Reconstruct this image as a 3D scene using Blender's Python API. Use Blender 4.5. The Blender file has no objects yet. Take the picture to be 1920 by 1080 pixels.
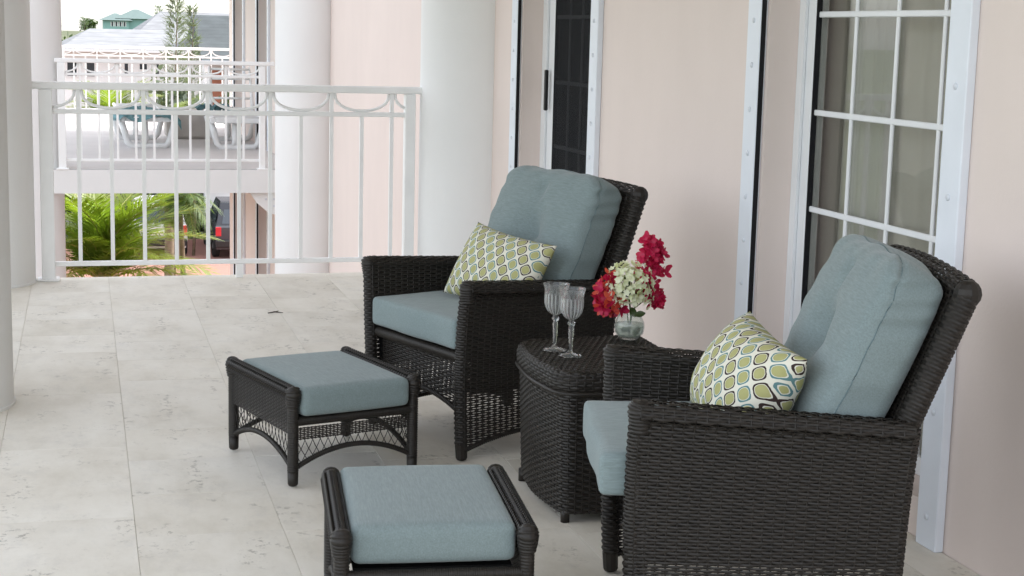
import bpy, math, random
import numpy as np
from mathutils import Matrix, Vector

rng = random.Random(7)
nrg = np.random.default_rng(7)
scene = bpy.context.scene
COL = scene.collection
R = math.radians

# ------------------------------------------------------------------ camera
cam_d = bpy.data.cameras.new("camera")
cam = bpy.data.objects.new("camera", cam_d)
COL.objects.link(cam)
cam_d.sensor_width = 36.0
cam_d.lens = 56.25
cam_d.clip_start = 0.05
cam_d.clip_end = 4000
CR = Matrix(((0.96194821, 0.01935616, -0.27254537),
             (-0.27212459, 0.15757913, -0.94927184),
             (0.02457321, 0.98731665, 0.15685024)))
cam.matrix_world = Matrix.Translation((0, 0, 1.40)) @ CR.to_4x4()
scene.camera = cam

# ------------------------------------------------------------------ sky, sun, exposure
SUN_EL = R(52)
SUN_DIR = Vector((0.93, 0.37, 0)).normalized()          # horizontal direction towards the sun
world = bpy.data.worlds.new("World")
scene.world = world
world.use_nodes = True
wn = world.node_tree
bg = wn.nodes["Background"]
sky = wn.nodes.new("ShaderNodeTexSky")
sky.sky_type = 'NISHITA'
sky.sun_disc = False
sky.sun_elevation = SUN_EL
sky.sun_rotation = math.atan2(SUN_DIR.x, SUN_DIR.y)
sky.air_density = 1.0
sky.dust_density = 2.0
sky.ozone_density = 1.0
hs = wn.nodes.new("ShaderNodeHueSaturation")          # thin overcast: the same sky, paler
hs.inputs["Saturation"].default_value = 0.27
wn.links.new(sky.outputs[0], hs.inputs["Color"])
wn.links.new(hs.outputs[0], bg.inputs[0])
bg.inputs[1].default_value = 0.15
sun_d = bpy.data.lights.new("sun", 'SUN')
sun_d.energy = 1.3
sun_d.angle = R(14)
sun_d.color = (1.0, 0.95, 0.88)
sun = bpy.data.objects.new("sun", sun_d)
COL.objects.link(sun)
to_sun = Vector((SUN_DIR.x * math.cos(SUN_EL), SUN_DIR.y * math.cos(SUN_EL), math.sin(SUN_EL)))
sun.rotation_euler = to_sun.to_track_quat('Z', 'Y').to_euler()
sun.location = (8, 4, 14)
vs = scene.view_settings
scene.display_settings.display_device = 'sRGB'
vs.view_transform = 'Standard'
vs.look = 'None'
vs.gamma = 1.0
vs.use_curve_mapping = False
vs.exposure = 2.2
cy = scene.cycles
cy.max_bounces = 10
cy.diffuse_bounces = 6
cy.glossy_bounces = 4
cy.transmission_bounces = 8
cy.transparent_max_bounces = 12
cy.caustics_reflective = False
cy.caustics_refractive = False
cy.sample_clamp_indirect = 6.0
cy.use_denoising = True


# ------------------------------------------------------------------ materials
class NT:
    def __init__(self, name):
        self.m = bpy.data.materials.new(name)
        self.m.use_nodes = True
        self.t = self.m.node_tree
        self.b = self.t.nodes["Principled BSDF"]
        self.out = self.t.nodes["Material Output"]

    def n(self, typ, **kw):
        nd = self.t.nodes.new(typ)
        for k, v in kw.items():
            setattr(nd, k, v)
        return nd

    def l(self, a, b):
        self.t.links.new(a, b)

    def math(self, op, a, b=None, c=None, clamp=False):
        nd = self.n("ShaderNodeMath", operation=op)
        nd.use_clamp = clamp
        for i, v in enumerate((a, b, c)):
            if v is None:
                continue
            if isinstance(v, (int, float)):
                nd.inputs[i].default_value = v
            else:
                self.l(v, nd.inputs[i])
        return nd.outputs[0]

    def coord(self, which="Object", scale=(1, 1, 1), rot=(0, 0, 0)):
        tc = self.n("ShaderNodeTexCoord")
        mp = self.n("ShaderNodeMapping")
        mp.inputs["Scale"].default_value = scale
        mp.inputs["Rotation"].default_value = rot
        self.l(tc.outputs[which], mp.inputs[0])
        return mp.outputs[0]

    def noise(self, vec, scale, detail=3, rough=0.5):
        nd = self.n("ShaderNodeTexNoise")
        nd.inputs["Scale"].default_value = scale
        nd.inputs["Detail"].default_value = detail
        nd.inputs["Roughness"].default_value = rough
        if vec is not None:
            self.l(vec, nd.inputs["Vector"])
        return nd.outputs[0]

    def ramp(self, fac, stops):
        nd = self.n("ShaderNodeValToRGB")
        cr = nd.color_ramp
        while len(cr.elements) < len(stops):
            cr.elements.new(0.5)
        for e, (p, c) in zip(cr.elements, stops):
            e.position = p
            e.color = (*c, 1) if len(c) == 3 else c
        self.l(fac, nd.inputs[0])
        return nd.outputs[0]

    def mix(self, fac, a, b, blend='MIX'):
        nd = self.n("ShaderNodeMix", data_type='RGBA', blend_type=blend)
        for idx, v in ((0, fac), (6, a), (7, b)):
            if isinstance(v, (int, float)):
                nd.inputs[idx].default_value = v
            elif isinstance(v, tuple):
                nd.inputs[idx].default_value = (*v, 1)
            else:
                self.l(v, nd.inputs[idx])
        return nd.outputs[2]

    def bump(self, h, strength, dist=0.01):
        nd = self.n("ShaderNodeBump")
        nd.inputs["Strength"].default_value = strength
        nd.inputs["Distance"].default_value = dist
        self.l(h, nd.inputs["Height"])
        self.l(nd.outputs[0], self.b.inputs["Normal"])

    def base(self, c):
        if isinstance(c, tuple):
            self.b.inputs["Base Color"].default_value = (*c, 1)
        else:
            self.l(c, self.b.inputs["Base Color"])

    def rough(self, v, spec=None):
        self.b.inputs["Roughness"].default_value = v
        if spec is not None:
            self.b.inputs["Specular IOR Level"].default_value = spec


def mat_plain(name, col, rough=0.5, spec=0.5, var=0.08, scale=6.0, bump=0.0, bscale=60, metal=0.0):
    k = NT(name)
    v = k.coord()
    n = k.noise(v, scale, 4)
    lo = tuple(max(0, c * (1 - var)) for c in col)
    hi = tuple(min(1, c * (1 + var)) for c in col)
    k.base(k.ramp(n, [(0.3, lo), (0.7, hi)]))
    k.rough(rough, spec)
    k.b.inputs["Metallic"].default_value = metal
    if bump:
        k.bump(k.noise(v, bscale, 3), bump, 0.004)
    return k.m


def mat_stucco(name, col, var=0.035):
    k = NT(name)
    v = k.coord()
    n = k.noise(v, 1.3, 5, 0.6)
    n2 = k.noise(k.coord(scale=(1, 1, 0.25)), 5, 4)
    c = k.ramp(n, [(0.3, tuple(x * (1 - var) for x in col)), (0.7, tuple(x * (1 + var) for x in col))])
    c = k.mix(0.35, c, k.ramp(n2, [(0.35, tuple(x * 0.95 for x in col)), (0.65, col)]))
    k.base(c)
    k.rough(0.75, 0.25)
    k.bump(k.noise(v, 70, 5, 0.65), 0.22, 0.004)
    return k.m


def mat_wicker(name, col):
    k = NT(name)
    v = k.coord()
    n = k.noise(v, 35, 3)
    n2 = k.noise(v, 300, 2)
    c = k.ramp(n, [(0.3, tuple(x * 0.75 for x in col)), (0.7, tuple(x * 1.3 for x in col))])
    c = k.mix(k.math('MULTIPLY', n2, 0.35), c, tuple(x * 1.7 for x in col))
    k.base(c)
    k.rough(0.46, 0.30)
    k.bump(k.noise(k.coord(scale=(1, 1, 6)), 160, 2), 0.15, 0.001)
    return k.m


def mat_fabric(name, col, axis_scale):
    k = NT(name)
    v = k.coord(scale=axis_scale)
    slub = k.noise(v, 10, 4, 0.7)
    fine = k.noise(v, 34, 2)
    c = k.ramp(slub, [(0.28, tuple(x * 0.72 for x in col)), (0.5, col), (0.70, tuple(x * 1.30 for x in col))])
    c = k.mix(0.4, c, k.ramp(fine, [(0.35, tuple(x * 0.86 for x in col)), (0.65, tuple(x * 1.14 for x in col))]))
    k.base(c)
    k.rough(0.9, 0.12)
    k.b.inputs["Sheen Weight"].default_value = 0.2
    k.b.inputs["Sheen Roughness"].default_value = 0.5
    big = k.noise(k.coord(), 9, 3)
    h = k.math('ADD', k.math('MULTIPLY', fine, 0.12), k.math('MULTIPLY', big, 0.8))
    k.bump(h, 0.28, 0.012)
    return k.m


def mat_ogee(name):
    k = NT(name)
    tc = k.n("ShaderNodeTexCoord")
    sp = k.n("ShaderNodeSeparateXYZ")
    k.l(tc.outputs["UV"], sp.inputs[0])
    wob = k.noise(tc.outputs["UV"], 120, 2)
    w = k.math('MULTIPLY', k.math('SUBTRACT', wob, 0.5), 0.25)
    PU, PV = 0.061, 0.069
    cu = k.math('COSINE', k.math('ADD', k.math('MULTIPLY', sp.outputs[0], 2 * math.pi / PU), w))
    cv = k.math('COSINE', k.math('ADD', k.math('MULTIPLY', sp.outputs[1], 2 * math.pi / PV), w))
    g = k.math('ADD', cu, cv)
    a = k.math('ABSOLUTE', g)
    green = k.mix(k.noise(tc.outputs["UV"], 40, 2), (0.33, 0.335, 0.14), (0.41, 0.40, 0.19))
    cream = (0.66, 0.65, 0.56)
    pd = k.math('ROUND', k.math('ADD', k.math('DIVIDE', sp.outputs[0], PU), k.math('DIVIDE', sp.outputs[1], PV)))
    par = k.math('GREATER_THAN', k.math('FRACT', k.math('ADD', k.math('MULTIPLY', pd, 0.5), 100.0)), 0.25)
    ring = k.mix(par, (0.045, 0.030, 0.028), (0.11, 0.215, 0.225))
    is_green = k.math('GREATER_THAN', a, 1.02)
    r1 = k.math('GREATER_THAN', a, 0.40)
    r2 = k.math('LESS_THAN', a, 0.86)
    is_ring = k.math('MULTIPLY', r1, r2)
    c = k.mix(is_green, cream, green)
    c = k.mix(is_ring, c, ring)
    k.base(c)
    k.rough(0.9, 0.12)
    k.bump(k.noise(tc.outputs["UV"], 700, 2), 0.15, 0.001)
    return k.m


def mat_travertine(name):
    k = NT(name)
    geo = k.n("ShaderNodeTexCoord")
    oi = k.n("ShaderNodeObjectInfo")
    add = k.n("ShaderNodeVectorMath", operation='ADD')
    sc = k.n("ShaderNodeVectorMath", operation='SCALE')
    sc.inputs[3].default_value = 37.0
    comb = k.n("ShaderNodeCombineXYZ")
    k.l(oi.outputs["Random"], comb.inputs[0])
    k.l(oi.outputs["Random"], comb.inputs[1])
    k.l(comb.outputs[0], sc.inputs[0])
    k.l(geo.outputs["Object"], add.inputs[0])
    k.l(sc.outputs[0], add.inputs[1])

    def mp(s):
        m = k.n("ShaderNodeMapping")
        m.inputs["Scale"].default_value = s
        k.l(add.outputs[0], m.inputs[0])
        return m.outputs[0]
    cloud = k.noise(mp((1.5, 0.75, 1)), 2.6, 6, 0.68)
    vein = k.noise(mp((1.6, 0.9, 1)), 5.0, 6, 0.75)
    pits = k.noise(mp((1.2, 1.0, 1)), 30.0, 4, 0.72)
    area = k.noise(mp((1.2, 0.7, 1)), 5.5, 3, 0.6)
    c = k.ramp(cloud, [(0.30, (0.60, 0.56, 0.48)), (0.5, (0.705, 0.67, 0.595)), (0.68, (0.765, 0.735, 0.665))])
    c = k.mix(k.math('MULTIPLY', k.ramp(vein, [(0.52, (0, 0, 0)), (0.70, (1, 1, 1))]), 0.30), c, (0.45, 0.435, 0.405))
    pm = k.math('MULTIPLY', k.ramp(pits, [(0.535, (0, 0, 0)), (0.60, (1, 1, 1))]),
                k.ramp(area, [(0.53, (0, 0, 0)), (0.66, (1, 1, 1))]))
    c = k.mix(k.math('MULTIPLY', pm, 0.62), c, (0.24, 0.22, 0.185))
    tint = k.ramp(oi.outputs["Random"], [(0.0, (0.92, 0.915, 0.90)), (0.5, (1, 1, 0.995)), (1.0, (0.975, 0.98, 0.985))])
    c = k.mix(1.0, c, tint, 'MULTIPLY')
    k.base(c)
    k.rough(0.55, 0.3)
    k.bump(k.math('SUBTRACT', k.math('MULTIPLY', cloud, 0.3), pm), 0.25, 0.002)
    return k.m


def mat_leaf(name, c1, c2, trans=0.35):
    k = NT(name)
    oi = k.n("ShaderNodeObjectInfo")
    v = k.coord()
    n = k.noise(v, 3.0, 3)
    f = k.math('ADD', k.math('MULTIPLY', n, 0.7), k.math('MULTIPLY', oi.outputs["Random"], 0.35), clamp=True)
    col = k.mix(f, c1, c2)
    k.base(col)
    k.rough(0.42, 0.4)
    tr = k.n("ShaderNodeBsdfTranslucent")
    bright = k.mix(1.0, col, (1.3, 1.5, 0.6), 'MULTIPLY')
    k.l(bright, tr.inputs[0])
    mx = k.n("ShaderNodeMixShader")
    mx.inputs[0].default_value = trans
    k.l(k.b.outputs[0], mx.inputs[1])
    k.l(tr.outputs[0], mx.inputs[2])
    k.l(mx.outputs[0], k.out.inputs[0])
    return k.m


def mat_pane(name, tint, ior=1.5):
    k = NT(name)
    tr = k.n("ShaderNodeBsdfTransparent")
    tr.inputs[0].default_value = (*tint, 1)
    gl = k.n("ShaderNodeBsdfGlossy")
    gl.inputs["Roughness"].default_value = 0.02
    fr = k.n("ShaderNodeFresnel")
    ge = k.n("ShaderNodeNewGeometry")
    k.l(k.math('MULTIPLY_ADD', ge.outputs["Backfacing"], 1.0 / ior - ior, ior), fr.inputs[0])
    mx = k.n("ShaderNodeMixShader")
    k.l(fr.outputs[0], mx.inputs[0])
    k.l(tr.outputs[0], mx.inputs[1])
    k.l(gl.outputs[0], mx.inputs[2])
    k.l(mx.outputs[0], k.out.inputs[0])
    return k.m


def mat_screen(name):
    k = NT(name)
    tr = k.n("ShaderNodeBsdfTransparent")
    df = k.n("ShaderNodeBsdfDiffuse")
    df.inputs[0].default_value = (0.030, 0.031, 0.033, 1)
    mx = k.n("ShaderNodeMixShader")
    mx.inputs[0].default_value = 0.62
    k.l(tr.outputs[0], mx.inputs[1])
    k.l(df.outputs[0], mx.inputs[2])
    k.l(mx.outputs[0], k.out.inputs[0])
    return k.m


def mat_crystal(name, cuts=0):
    """clear thin crystal; the ground cuts of the bowl scatter light"""
    k = NT(name)
    k.base((0.95, 0.96, 0.97))
    k.rough(0.015)
    k.b.inputs["Transmission Weight"].default_value = 1.0
    k.b.inputs["IOR"].default_value = 1.5
    tc = k.n("ShaderNodeTexCoord")
    sp = k.n("ShaderNodeSeparateXYZ")
    k.l(tc.outputs["Object"], sp.inputs[0])
    thin = k.n("ShaderNodeBsdfTransparent")
    thin.inputs[0].default_value = (0.97, 0.98, 0.98, 1)
    df = k.n("ShaderNodeBsdfTranslucent")
    df.inputs[0].default_value = (0.9, 0.92, 0.93, 1)
    d2 = k.n("ShaderNodeBsdfDiffuse")
    d2.inputs[0].default_value = (0.9, 0.92, 0.93, 1)
    sc = k.n("ShaderNodeMixShader")
    k.l(df.outputs[0], sc.inputs[1])
    k.l(d2.outputs[0], sc.inputs[2])
    clear = k.n("ShaderNodeMixShader")
    clear.inputs[0].default_value = 0.5
    k.l(thin.outputs[0], clear.inputs[1])
    k.l(k.b.outputs[0], clear.inputs[2])
    mx = k.n("ShaderNodeMixShader")
    if cuts:
        an = k.math('MULTIPLY', k.math('ARCTAN2', sp.outputs[1], sp.outputs[0]), cuts / (2 * math.pi))
        tri = k.math('ABSOLUTE', k.math('SUBTRACT', k.math('FRACT', k.math('ADD', an, 50.0)), 0.5))
        line = k.math('LESS_THAN', tri, 0.13)
        lo = k.math('GREATER_THAN', sp.outputs[2], 0.114)
        hi = k.math('LESS_THAN', sp.outputs[2], k.math('ADD', 0.172, k.math('MULTIPLY', tri, 0.05)))
        f = k.math('MULTIPLY', k.math('MULTIPLY', line, lo), hi)
        f = k.math('ADD', k.math('MULTIPLY', f, 0.55), 0.05)
        k.l(f, mx.inputs[0])
    else:
        mx.inputs[0].default_value = 0.07
    k.l(clear.outputs[0], mx.inputs[1])
    k.l(sc.outputs[0], mx.inputs[2])
    k.l(mx.outputs[0], k.out.inputs[0])
    return k.m


def mat_milky(name, amount, tint):
    k = NT(name)
    tr = k.n("ShaderNodeBsdfTransparent")
    tr.inputs[0].default_value = (*tint, 1)
    gl = k.n("ShaderNodeBsdfGlossy")
    gl.inputs["Roughness"].default_value = 0.03
    lw = k.n("ShaderNodeFresnel")
    ge = k.n("ShaderNodeNewGeometry")
    k.l(k.math('MULTIPLY_ADD', ge.outputs["Backfacing"], 1.0 / 1.5 - 1.5, 1.5), lw.inputs[0])
    m1 = k.n("ShaderNodeMixShader")
    k.l(lw.outputs[0], m1.inputs[0])
    k.l(tr.outputs[0], m1.inputs[1])
    k.l(gl.outputs[0], m1.inputs[2])
    tl = k.n("ShaderNodeBsdfTranslucent")
    tl.inputs[0].default_value = (0.8, 0.84, 0.80, 1)
    df = k.n("ShaderNodeBsdfDiffuse")
    df.inputs[0].default_value = (0.8, 0.84, 0.80, 1)
    m0 = k.n("ShaderNodeMixShader")
    k.l(tl.outputs[0], m0.inputs[1])
    k.l(df.outputs[0], m0.inputs[2])
    m2 = k.n("ShaderNodeMixShader")
    m2.inputs[0].default_value = amount
    k.l(m1.outputs[0], m2.inputs[1])
    k.l(m0.outputs[0], m2.inputs[2])
    k.l(m2.outputs[0], k.out.inputs[0])
    return k.m


def mat_sheer(name):
    k = NT(name)
    k.base((0.75, 0.76, 0.76))
    k.rough(0.9, 0.1)
    tr = k.n("ShaderNodeBsdfTransparent")
    mx = k.n("ShaderNodeMixShader")
    mx.inputs[0].default_value = 0.8
    k.l(tr.outputs[0], mx.inputs[1])
    k.l(k.b.outputs[0], mx.inputs[2])
    k.l(mx.outputs[0], k.out.inputs[0])
    return k.m


def mat_rows(name, col, scale, axis, depth=0.25, rough=0.8):
    """courses of shingles or boards too far away to be picked apart"""
    k = NT(name)
    tc = k.n("ShaderNodeTexCoord")
    sp = k.n("ShaderNodeSeparateXYZ")
    k.l(tc.outputs["Object"], sp.inputs[0])
    fr = k.math('FRACT', k.math('MULTIPLY', sp.outputs[axis], scale))
    v = k.coord(scale=(1, 1, 1))
    n = k.noise(v, 2.0, 4)
    c = k.ramp(n, [(0.3, tuple(x * 0.82 for x in col)), (0.7, tuple(min(1, x * 1.15) for x in col))])
    c = k.mix(k.math('MULTIPLY', k.math('LESS_THAN', fr, 0.18), depth), c, tuple(x * 0.4 for x in col))
    k.base(c)
    k.rough(rough, 0.2)
    k.bump(fr, 0.4, 0.03)
    return k.m


def mat_paving(name):
    k = NT(name)
    v = k.coord()
    br = k.n("ShaderNodeTexBrick")
    k.l(v, br.inputs["Vector"])
    br.inputs["Color1"].default_value = (0.32, 0.145, 0.115, 1)
    br.inputs["Color2"].default_value = (0.26, 0.12, 0.098, 1)
    br.inputs["Mortar"].default_value = (0.28, 0.19, 0.16, 1)
    br.inputs["Scale"].default_value = 5.0
    br.inputs["Mortar Size"].default_value = 0.015
    n = k.noise(v, 0.8, 5)
    c = k.mix(k.math('MULTIPLY', n, 0.5), br.outputs[0], (0.33, 0.18, 0.15))
    k.base(c)
    k.rough(0.85, 0.2)
    return k.m


M = dict(
    pink=mat_stucco("pink_stucco", (0.715, 0.625, 0.58)),
    white_stucco=mat_stucco("white_stucco", (0.76, 0.765, 0.76)),
    unseen_ceiling=mat_stucco("ceiling_paint", (0.78, 0.775, 0.76)),
    rail=mat_plain("rail_paint", (0.84, 0.85, 0.85), 0.38, 0.45, 0.03, 8),
    alu=mat_plain("white_aluminium", (0.70, 0.74, 0.80), 0.4, 0.4, 0.04, 5),
    bolt=mat_plain("bolt_paint", (0.60, 0.63, 0.68), 0.45, 0.4),
    slot=mat_plain("slot_black", (0.012, 0.012, 0.014), 0.6, 0.2),
    frame=mat_plain("door_frame_white", (0.74, 0.76, 0.78), 0.4, 0.4, 0.03),
    black=mat_plain("black_plastic", (0.012, 0.012, 0.013), 0.4, 0.4),
    wicker=mat_wicker("dark_wicker", (0.0145, 0.0122, 0.0100)),
    cord=mat_wicker("dark_cord", (0.0140, 0.0120, 0.010)),
    deck=mat_plain("black_webbing", (0.010, 0.010, 0.010), 0.8, 0.1),
    fab_x=mat_fabric("blue_grey_fabric_a", (0.192, 0.243, 0.247), (2.2, 26, 26)),
    fab_w=mat_fabric("blue_grey_fabric_c", (0.184, 0.232, 0.236), (26, 2.2, 26)),
    seam=mat_plain("seam_piping", (0.135, 0.19, 0.205), 0.9, 0.1, 0.1, 200),
    ogee=mat_ogee("ogee_print"),
    trav=mat_travertine("travertine"),
    grout=mat_plain("grout", (0.60, 0.57, 0.50), 0.9, 0.1),
    pane=mat_pane("window_glass", (0.84, 0.84, 0.82)),
    screen=mat_screen("insect_screen"),
    crystal=mat_crystal("clear_crystal"),
    crystal_cut=mat_crystal("cut_crystal", 18),
    vase=mat_milky("vase_glass", 0.06, (0.95, 0.97, 0.96)),
    water=mat_milky("vase_water", 0.34, (0.85, 0.89, 0.86)),
    curtain=mat_plain("beige_curtain", (0.78, 0.765, 0.71), 0.9, 0.1, 0.06, 4),
    sheer=mat_sheer("sheer_curtain"),
    room=mat_plain("room_wall", (0.42, 0.38, 0.31), 0.9, 0.1),
    room_floor=mat_plain("room_floor", (0.34, 0.30, 0.25), 0.6, 0.3),
    palm=mat_leaf("palm_leaf", (0.085, 0.14, 0.02), (0.24, 0.29, 0.045), 0.45),
    palm_dark=mat_leaf("palm_leaf_deep", (0.045, 0.095, 0.025), (0.12, 0.18, 0.05), 0.35),
    leaf=mat_leaf("shrub_leaf", (0.025, 0.05, 0.015), (0.07, 0.10, 0.03), 0.25),
    pine=mat_leaf("casuarina_needles", (0.10, 0.135, 0.095), (0.17, 0.20, 0.14), 0.25),
    rachis=mat_plain("palm_rib", (0.30, 0.29, 0.07), 0.5, 0.3),
    trunk=mat_plain("trunk_bark", (0.17, 0.14, 0.10), 0.9, 0.1, 0.3, 8, 0.4),
    paving=mat_paving("red_paving"),
    ground=mat_plain("far_ground", (0.085, 0.095, 0.055), 0.95, 0.1, 0.3, 0.05),
    white_house=mat_plain("white_house_paint", (0.72, 0.72, 0.71), 0.8, 0.2, 0.04, 0.6),
    white_roof=mat_rows("white_roof_tiles", (0.18, 0.185, 0.195), 7.0, 2, 0.3),
    grey_roof=mat_rows("grey_roof_shingles", (0.060, 0.070, 0.074), 9.0, 2, 0.25),
    terrace=mat_plain("terrace_tile", (0.62, 0.60, 0.59), 0.7, 0.2, 0.06, 1.5),
    teal_house=mat_plain("teal_house_paint", (0.20, 0.34, 0.315), 0.8, 0.2, 0.04, 0.3),
    teal_roof=mat_plain("teal_roof", (0.085, 0.125, 0.12), 0.7, 0.3, 0.08, 0.5),
    win_dark=mat_plain("dark_window", (0.03, 0.035, 0.045), 0.15, 0.5),
    resin=mat_plain("white_resin", (0.72, 0.73, 0.73), 0.45, 0.4),
    teal_cloth=mat_plain("teal_towel", (0.14, 0.26, 0.285), 0.95, 0.1, 0.35, 18, 0.6, 30),
    beige=mat_plain("beige_vinyl", (0.42, 0.39, 0.36), 0.7, 0.2),
    terracotta=mat_plain("terracotta", (0.33, 0.14, 0.09), 0.8, 0.2),
    car_dark=mat_plain("car_dark_paint", (0.030, 0.034, 0.042), 0.25, 0.6, 0.02),
    car_silver=mat_plain("car_silver_paint", (0.46, 0.47, 0.48), 0.28, 0.6, 0.02),
    car_glass=mat_plain("car_glass", (0.06, 0.075, 0.09), 0.08, 0.6, 0.02),
    tail=mat_plain("tail_lamp_red", (0.48, 0.02, 0.03), 0.2, 0.5),
    plate=mat_plain("plate_cream", (0.6, 0.58, 0.5), 0.5, 0.4),
    tyre=mat_plain("tyre_rubber", (0.018, 0.018, 0.018), 0.8, 0.2),
    rim=mat_plain("wheel_rim", (0.35, 0.36, 0.37), 0.35, 0.5, 0.02),
    bract=mat_leaf("magenta_bract", (0.42, 0.008, 0.045), (0.60, 0.025, 0.115), 0.3),
    coral=mat_leaf("coral_bract", (0.60, 0.05, 0.04), (0.70, 0.13, 0.08), 0.3),
    floret=mat_leaf("cream_floret", (0.66, 0.70, 0.47), (0.80, 0.78, 0.72), 0.25),
    stem=mat_plain("flower_stem", (0.06, 0.12, 0.03), 0.5, 0.4),
    twig=mat_plain("dry_twig", (0.06, 0.05, 0.04), 0.9, 0.1),
)


# ------------------------------------------------------------------ mesh builder
class MB:
    def __init__(self):
        self.v = []
        self.f = []
        self.uv = None
        self.n = 0

    def add(self, verts, faces):
        verts = np.asarray(verts, float).reshape(-1, 3)
        self.v.append(verts)
        if isinstance(faces, np.ndarray):
            self.f.append(faces + self.n)
        else:
            by = {}
            for fc in faces:
                by.setdefault(len(fc), []).append(fc)
            for lst in by.values():
                self.f.append(np.asarray(lst, int) + self.n)
        self.n += len(verts)

    def box(self, a, b, rot=None):
        x0, y0, z0 = np.minimum(a, b)
        x1, y1, z1 = np.maximum(a, b)
        v = np.array([(x0, y0, z0), (x1, y0, z0), (x1, y1, z0), (x0, y1, z0),
                      (x0, y0, z1), (x1, y0, z1), (x1, y1, z1), (x0, y1, z1)])
        self.add(v, np.array([(0, 3, 2, 1), (4, 5, 6, 7), (0, 1, 5, 4), (1, 2, 6, 5), (2, 3, 7, 6), (3, 0, 4, 7)]))

    def bbox(self, a, b, r=0.004):
        """box with chamfered vertical and horizontal edges (24 verts)"""
        a, b = np.minimum(a, b).astype(float), np.maximum(a, b).astype(float)
        c = (a + b) / 2
        h = (b - a) / 2
        r = min(r, h.min() * 0.8)
        vs_, idx = [], {}
        for sx in (-1, 1):
            for sy in (-1, 1):
                for sz in (-1, 1):
                    s = np.array((sx, sy, sz))
                    for ax in range(3):
                        p = h - r
                        p = p.copy(); p[ax] = h[ax]
                        idx[(sx, sy, sz, ax)] = len(vs_)
                        vs_.append(c + s * p)
        fs = []
        for ax in range(3):
            o = [i for i in range(3) if i != ax]
            for s in (-1, 1):
                def key(p, q):
                    k = [0, 0, 0]; k[ax] = s; k[o[0]] = p; k[o[1]] = q
                    return idx[(*k, ax)]
                fs.append([key(-1, -1), key(1, -1), key(1, 1), key(-1, 1)])
        for ax in range(3):
            o = [i for i in range(3) if i != ax]
            for p in (-1, 1):
                for q in (-1, 1):
                    k0 = [0, 0, 0]; k1 = [0, 0, 0]
                    k0[ax] = -1; k1[ax] = 1
                    k0[o[0]] = k1[o[0]] = p
                    k0[o[1]] = k1[o[1]] = q
                    fs.append([idx[(*k0, o[0])], idx[(*k1, o[0])], idx[(*k1, o[1])], idx[(*k0, o[1])]])
        for sx in (-1, 1):
            for sy in (-1, 1):
                for sz in (-1, 1):
                    fs.append([idx[(sx, sy, sz, 0)], idx[(sx, sy, sz, 1)], idx[(sx, sy, sz, 2)]])
        self.add(vs_, fs)

    def tube(self, path, r, n=8, caps=True, wrap=0.0, wrap_pitch=0.006, closed=False, round_end=False):
        P = np.asarray(path, float)
        if np.isscalar(r):
            r = np.full(len(P), r, float)
        r = np.asarray(r, float)
        if wrap > 0:
            seg = np.linalg.norm(np.diff(P, axis=0), axis=1)
            s = np.concatenate([[0], np.cumsum(seg)])
            m = max(4, 4 * int(s[-1] / wrap_pitch))
            t = np.linspace(0, s[-1], m + 1)
            P2 = np.stack([np.interp(t, s, P[:, k]) for k in range(3)], 1)
            r2 = np.interp(t, s, r)
            r2 = r2 + wrap * np.array((-1.5, 0.45, 0.7, 0.45))[np.arange(m + 1) % 4]
            P, r = P2, r2
        if round_end:
            d0 = P[0] - P[1]; d0 /= np.linalg.norm(d0)
            P = np.concatenate([[P[0] + d0 * r[0] * .5], [P[0] + d0 * r[0] * .35], P]); r = np.concatenate([[r[0] * .45], [r[0] * .8], r])
        T = np.gradient(P, axis=0)
        if closed:
            T = np.roll(P, -1, 0) - np.roll(P, 1, 0)
        T /= np.linalg.norm(T, axis=1)[:, None] + 1e-12
        ref = np.array((0, 0, 1.0)) if abs(T[:, 2]).mean() < 0.8 else np.array((1.0, 0, 0))
        A = np.cross(T, ref); A /= np.linalg.norm(A, axis=1)[:, None] + 1e-12
        B = np.cross(T, A)
        an = np.linspace(0, 2 * np.pi, n, endpoint=False)
        V = P[:, None] + r[:, None, None] * (np.cos(an)[None, :, None] * A[:, None] + np.sin(an)[None, :, None] * B[:, None])
        m = len(P)
        i = np.arange(m if closed else m - 1)[:, None]
        k = np.arange(n)[None]
        i2 = (i + 1) % m
        k2 = (k + 1) % n
        F = np.stack([i * n + k, i * n + k2, i2 * n + k2, i2 * n + k], -1).reshape(-1, 4)
        self.add(V.reshape(-1, 3), F)
        if caps and not closed:
            base = self.n - m * n
            self.f.append(np.array([list(range(base, base + n))[::-1]]))
            self.f.append(np.array([list(range(base + (m - 1) * n, base + m * n))]))

    def lathe(self, prof, n=32, c=(0, 0, 0), closed=False, mod=None):
        pr = np.asarray(prof, float)
        an = np.linspace(0, 2 * np.pi, n, endpoint=False)
        rr = pr[:, 0][:, None] * np.ones(n)[None]
        if mod is not None:
            rr = rr * mod(an[None], pr[:, 1][:, None], pr[:, 0][:, None])
        V = np.stack([rr * np.cos(an), rr * np.sin(an), np.repeat(pr[:, 1][:, None], n, 1)], -1) + np.array(c)
        m = len(pr)
        i = np.arange(m if closed else m - 1)[:, None]; k = np.arange(n)[None]
        i2 = (i + 1) % m
        F = np.stack([i * n + k, i * n + (k + 1) % n, i2 * n + (k + 1) % n, i2 * n + k], -1).reshape(-1, 4)
        self.add(V.reshape(-1, 3), F)

    def grid(self, X):
        """X: (a,b,3) grid of points"""
        a, b = X.shape[:2]
        i = np.arange(a - 1)[:, None]; k = np.arange(b - 1)[None]
        F = np.stack([i * b + k, (i + 1) * b + k, (i + 1) * b + k + 1, i * b + k + 1], -1).reshape(-1, 4)
        self.add(X.reshape(-1, 3), F)

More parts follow.
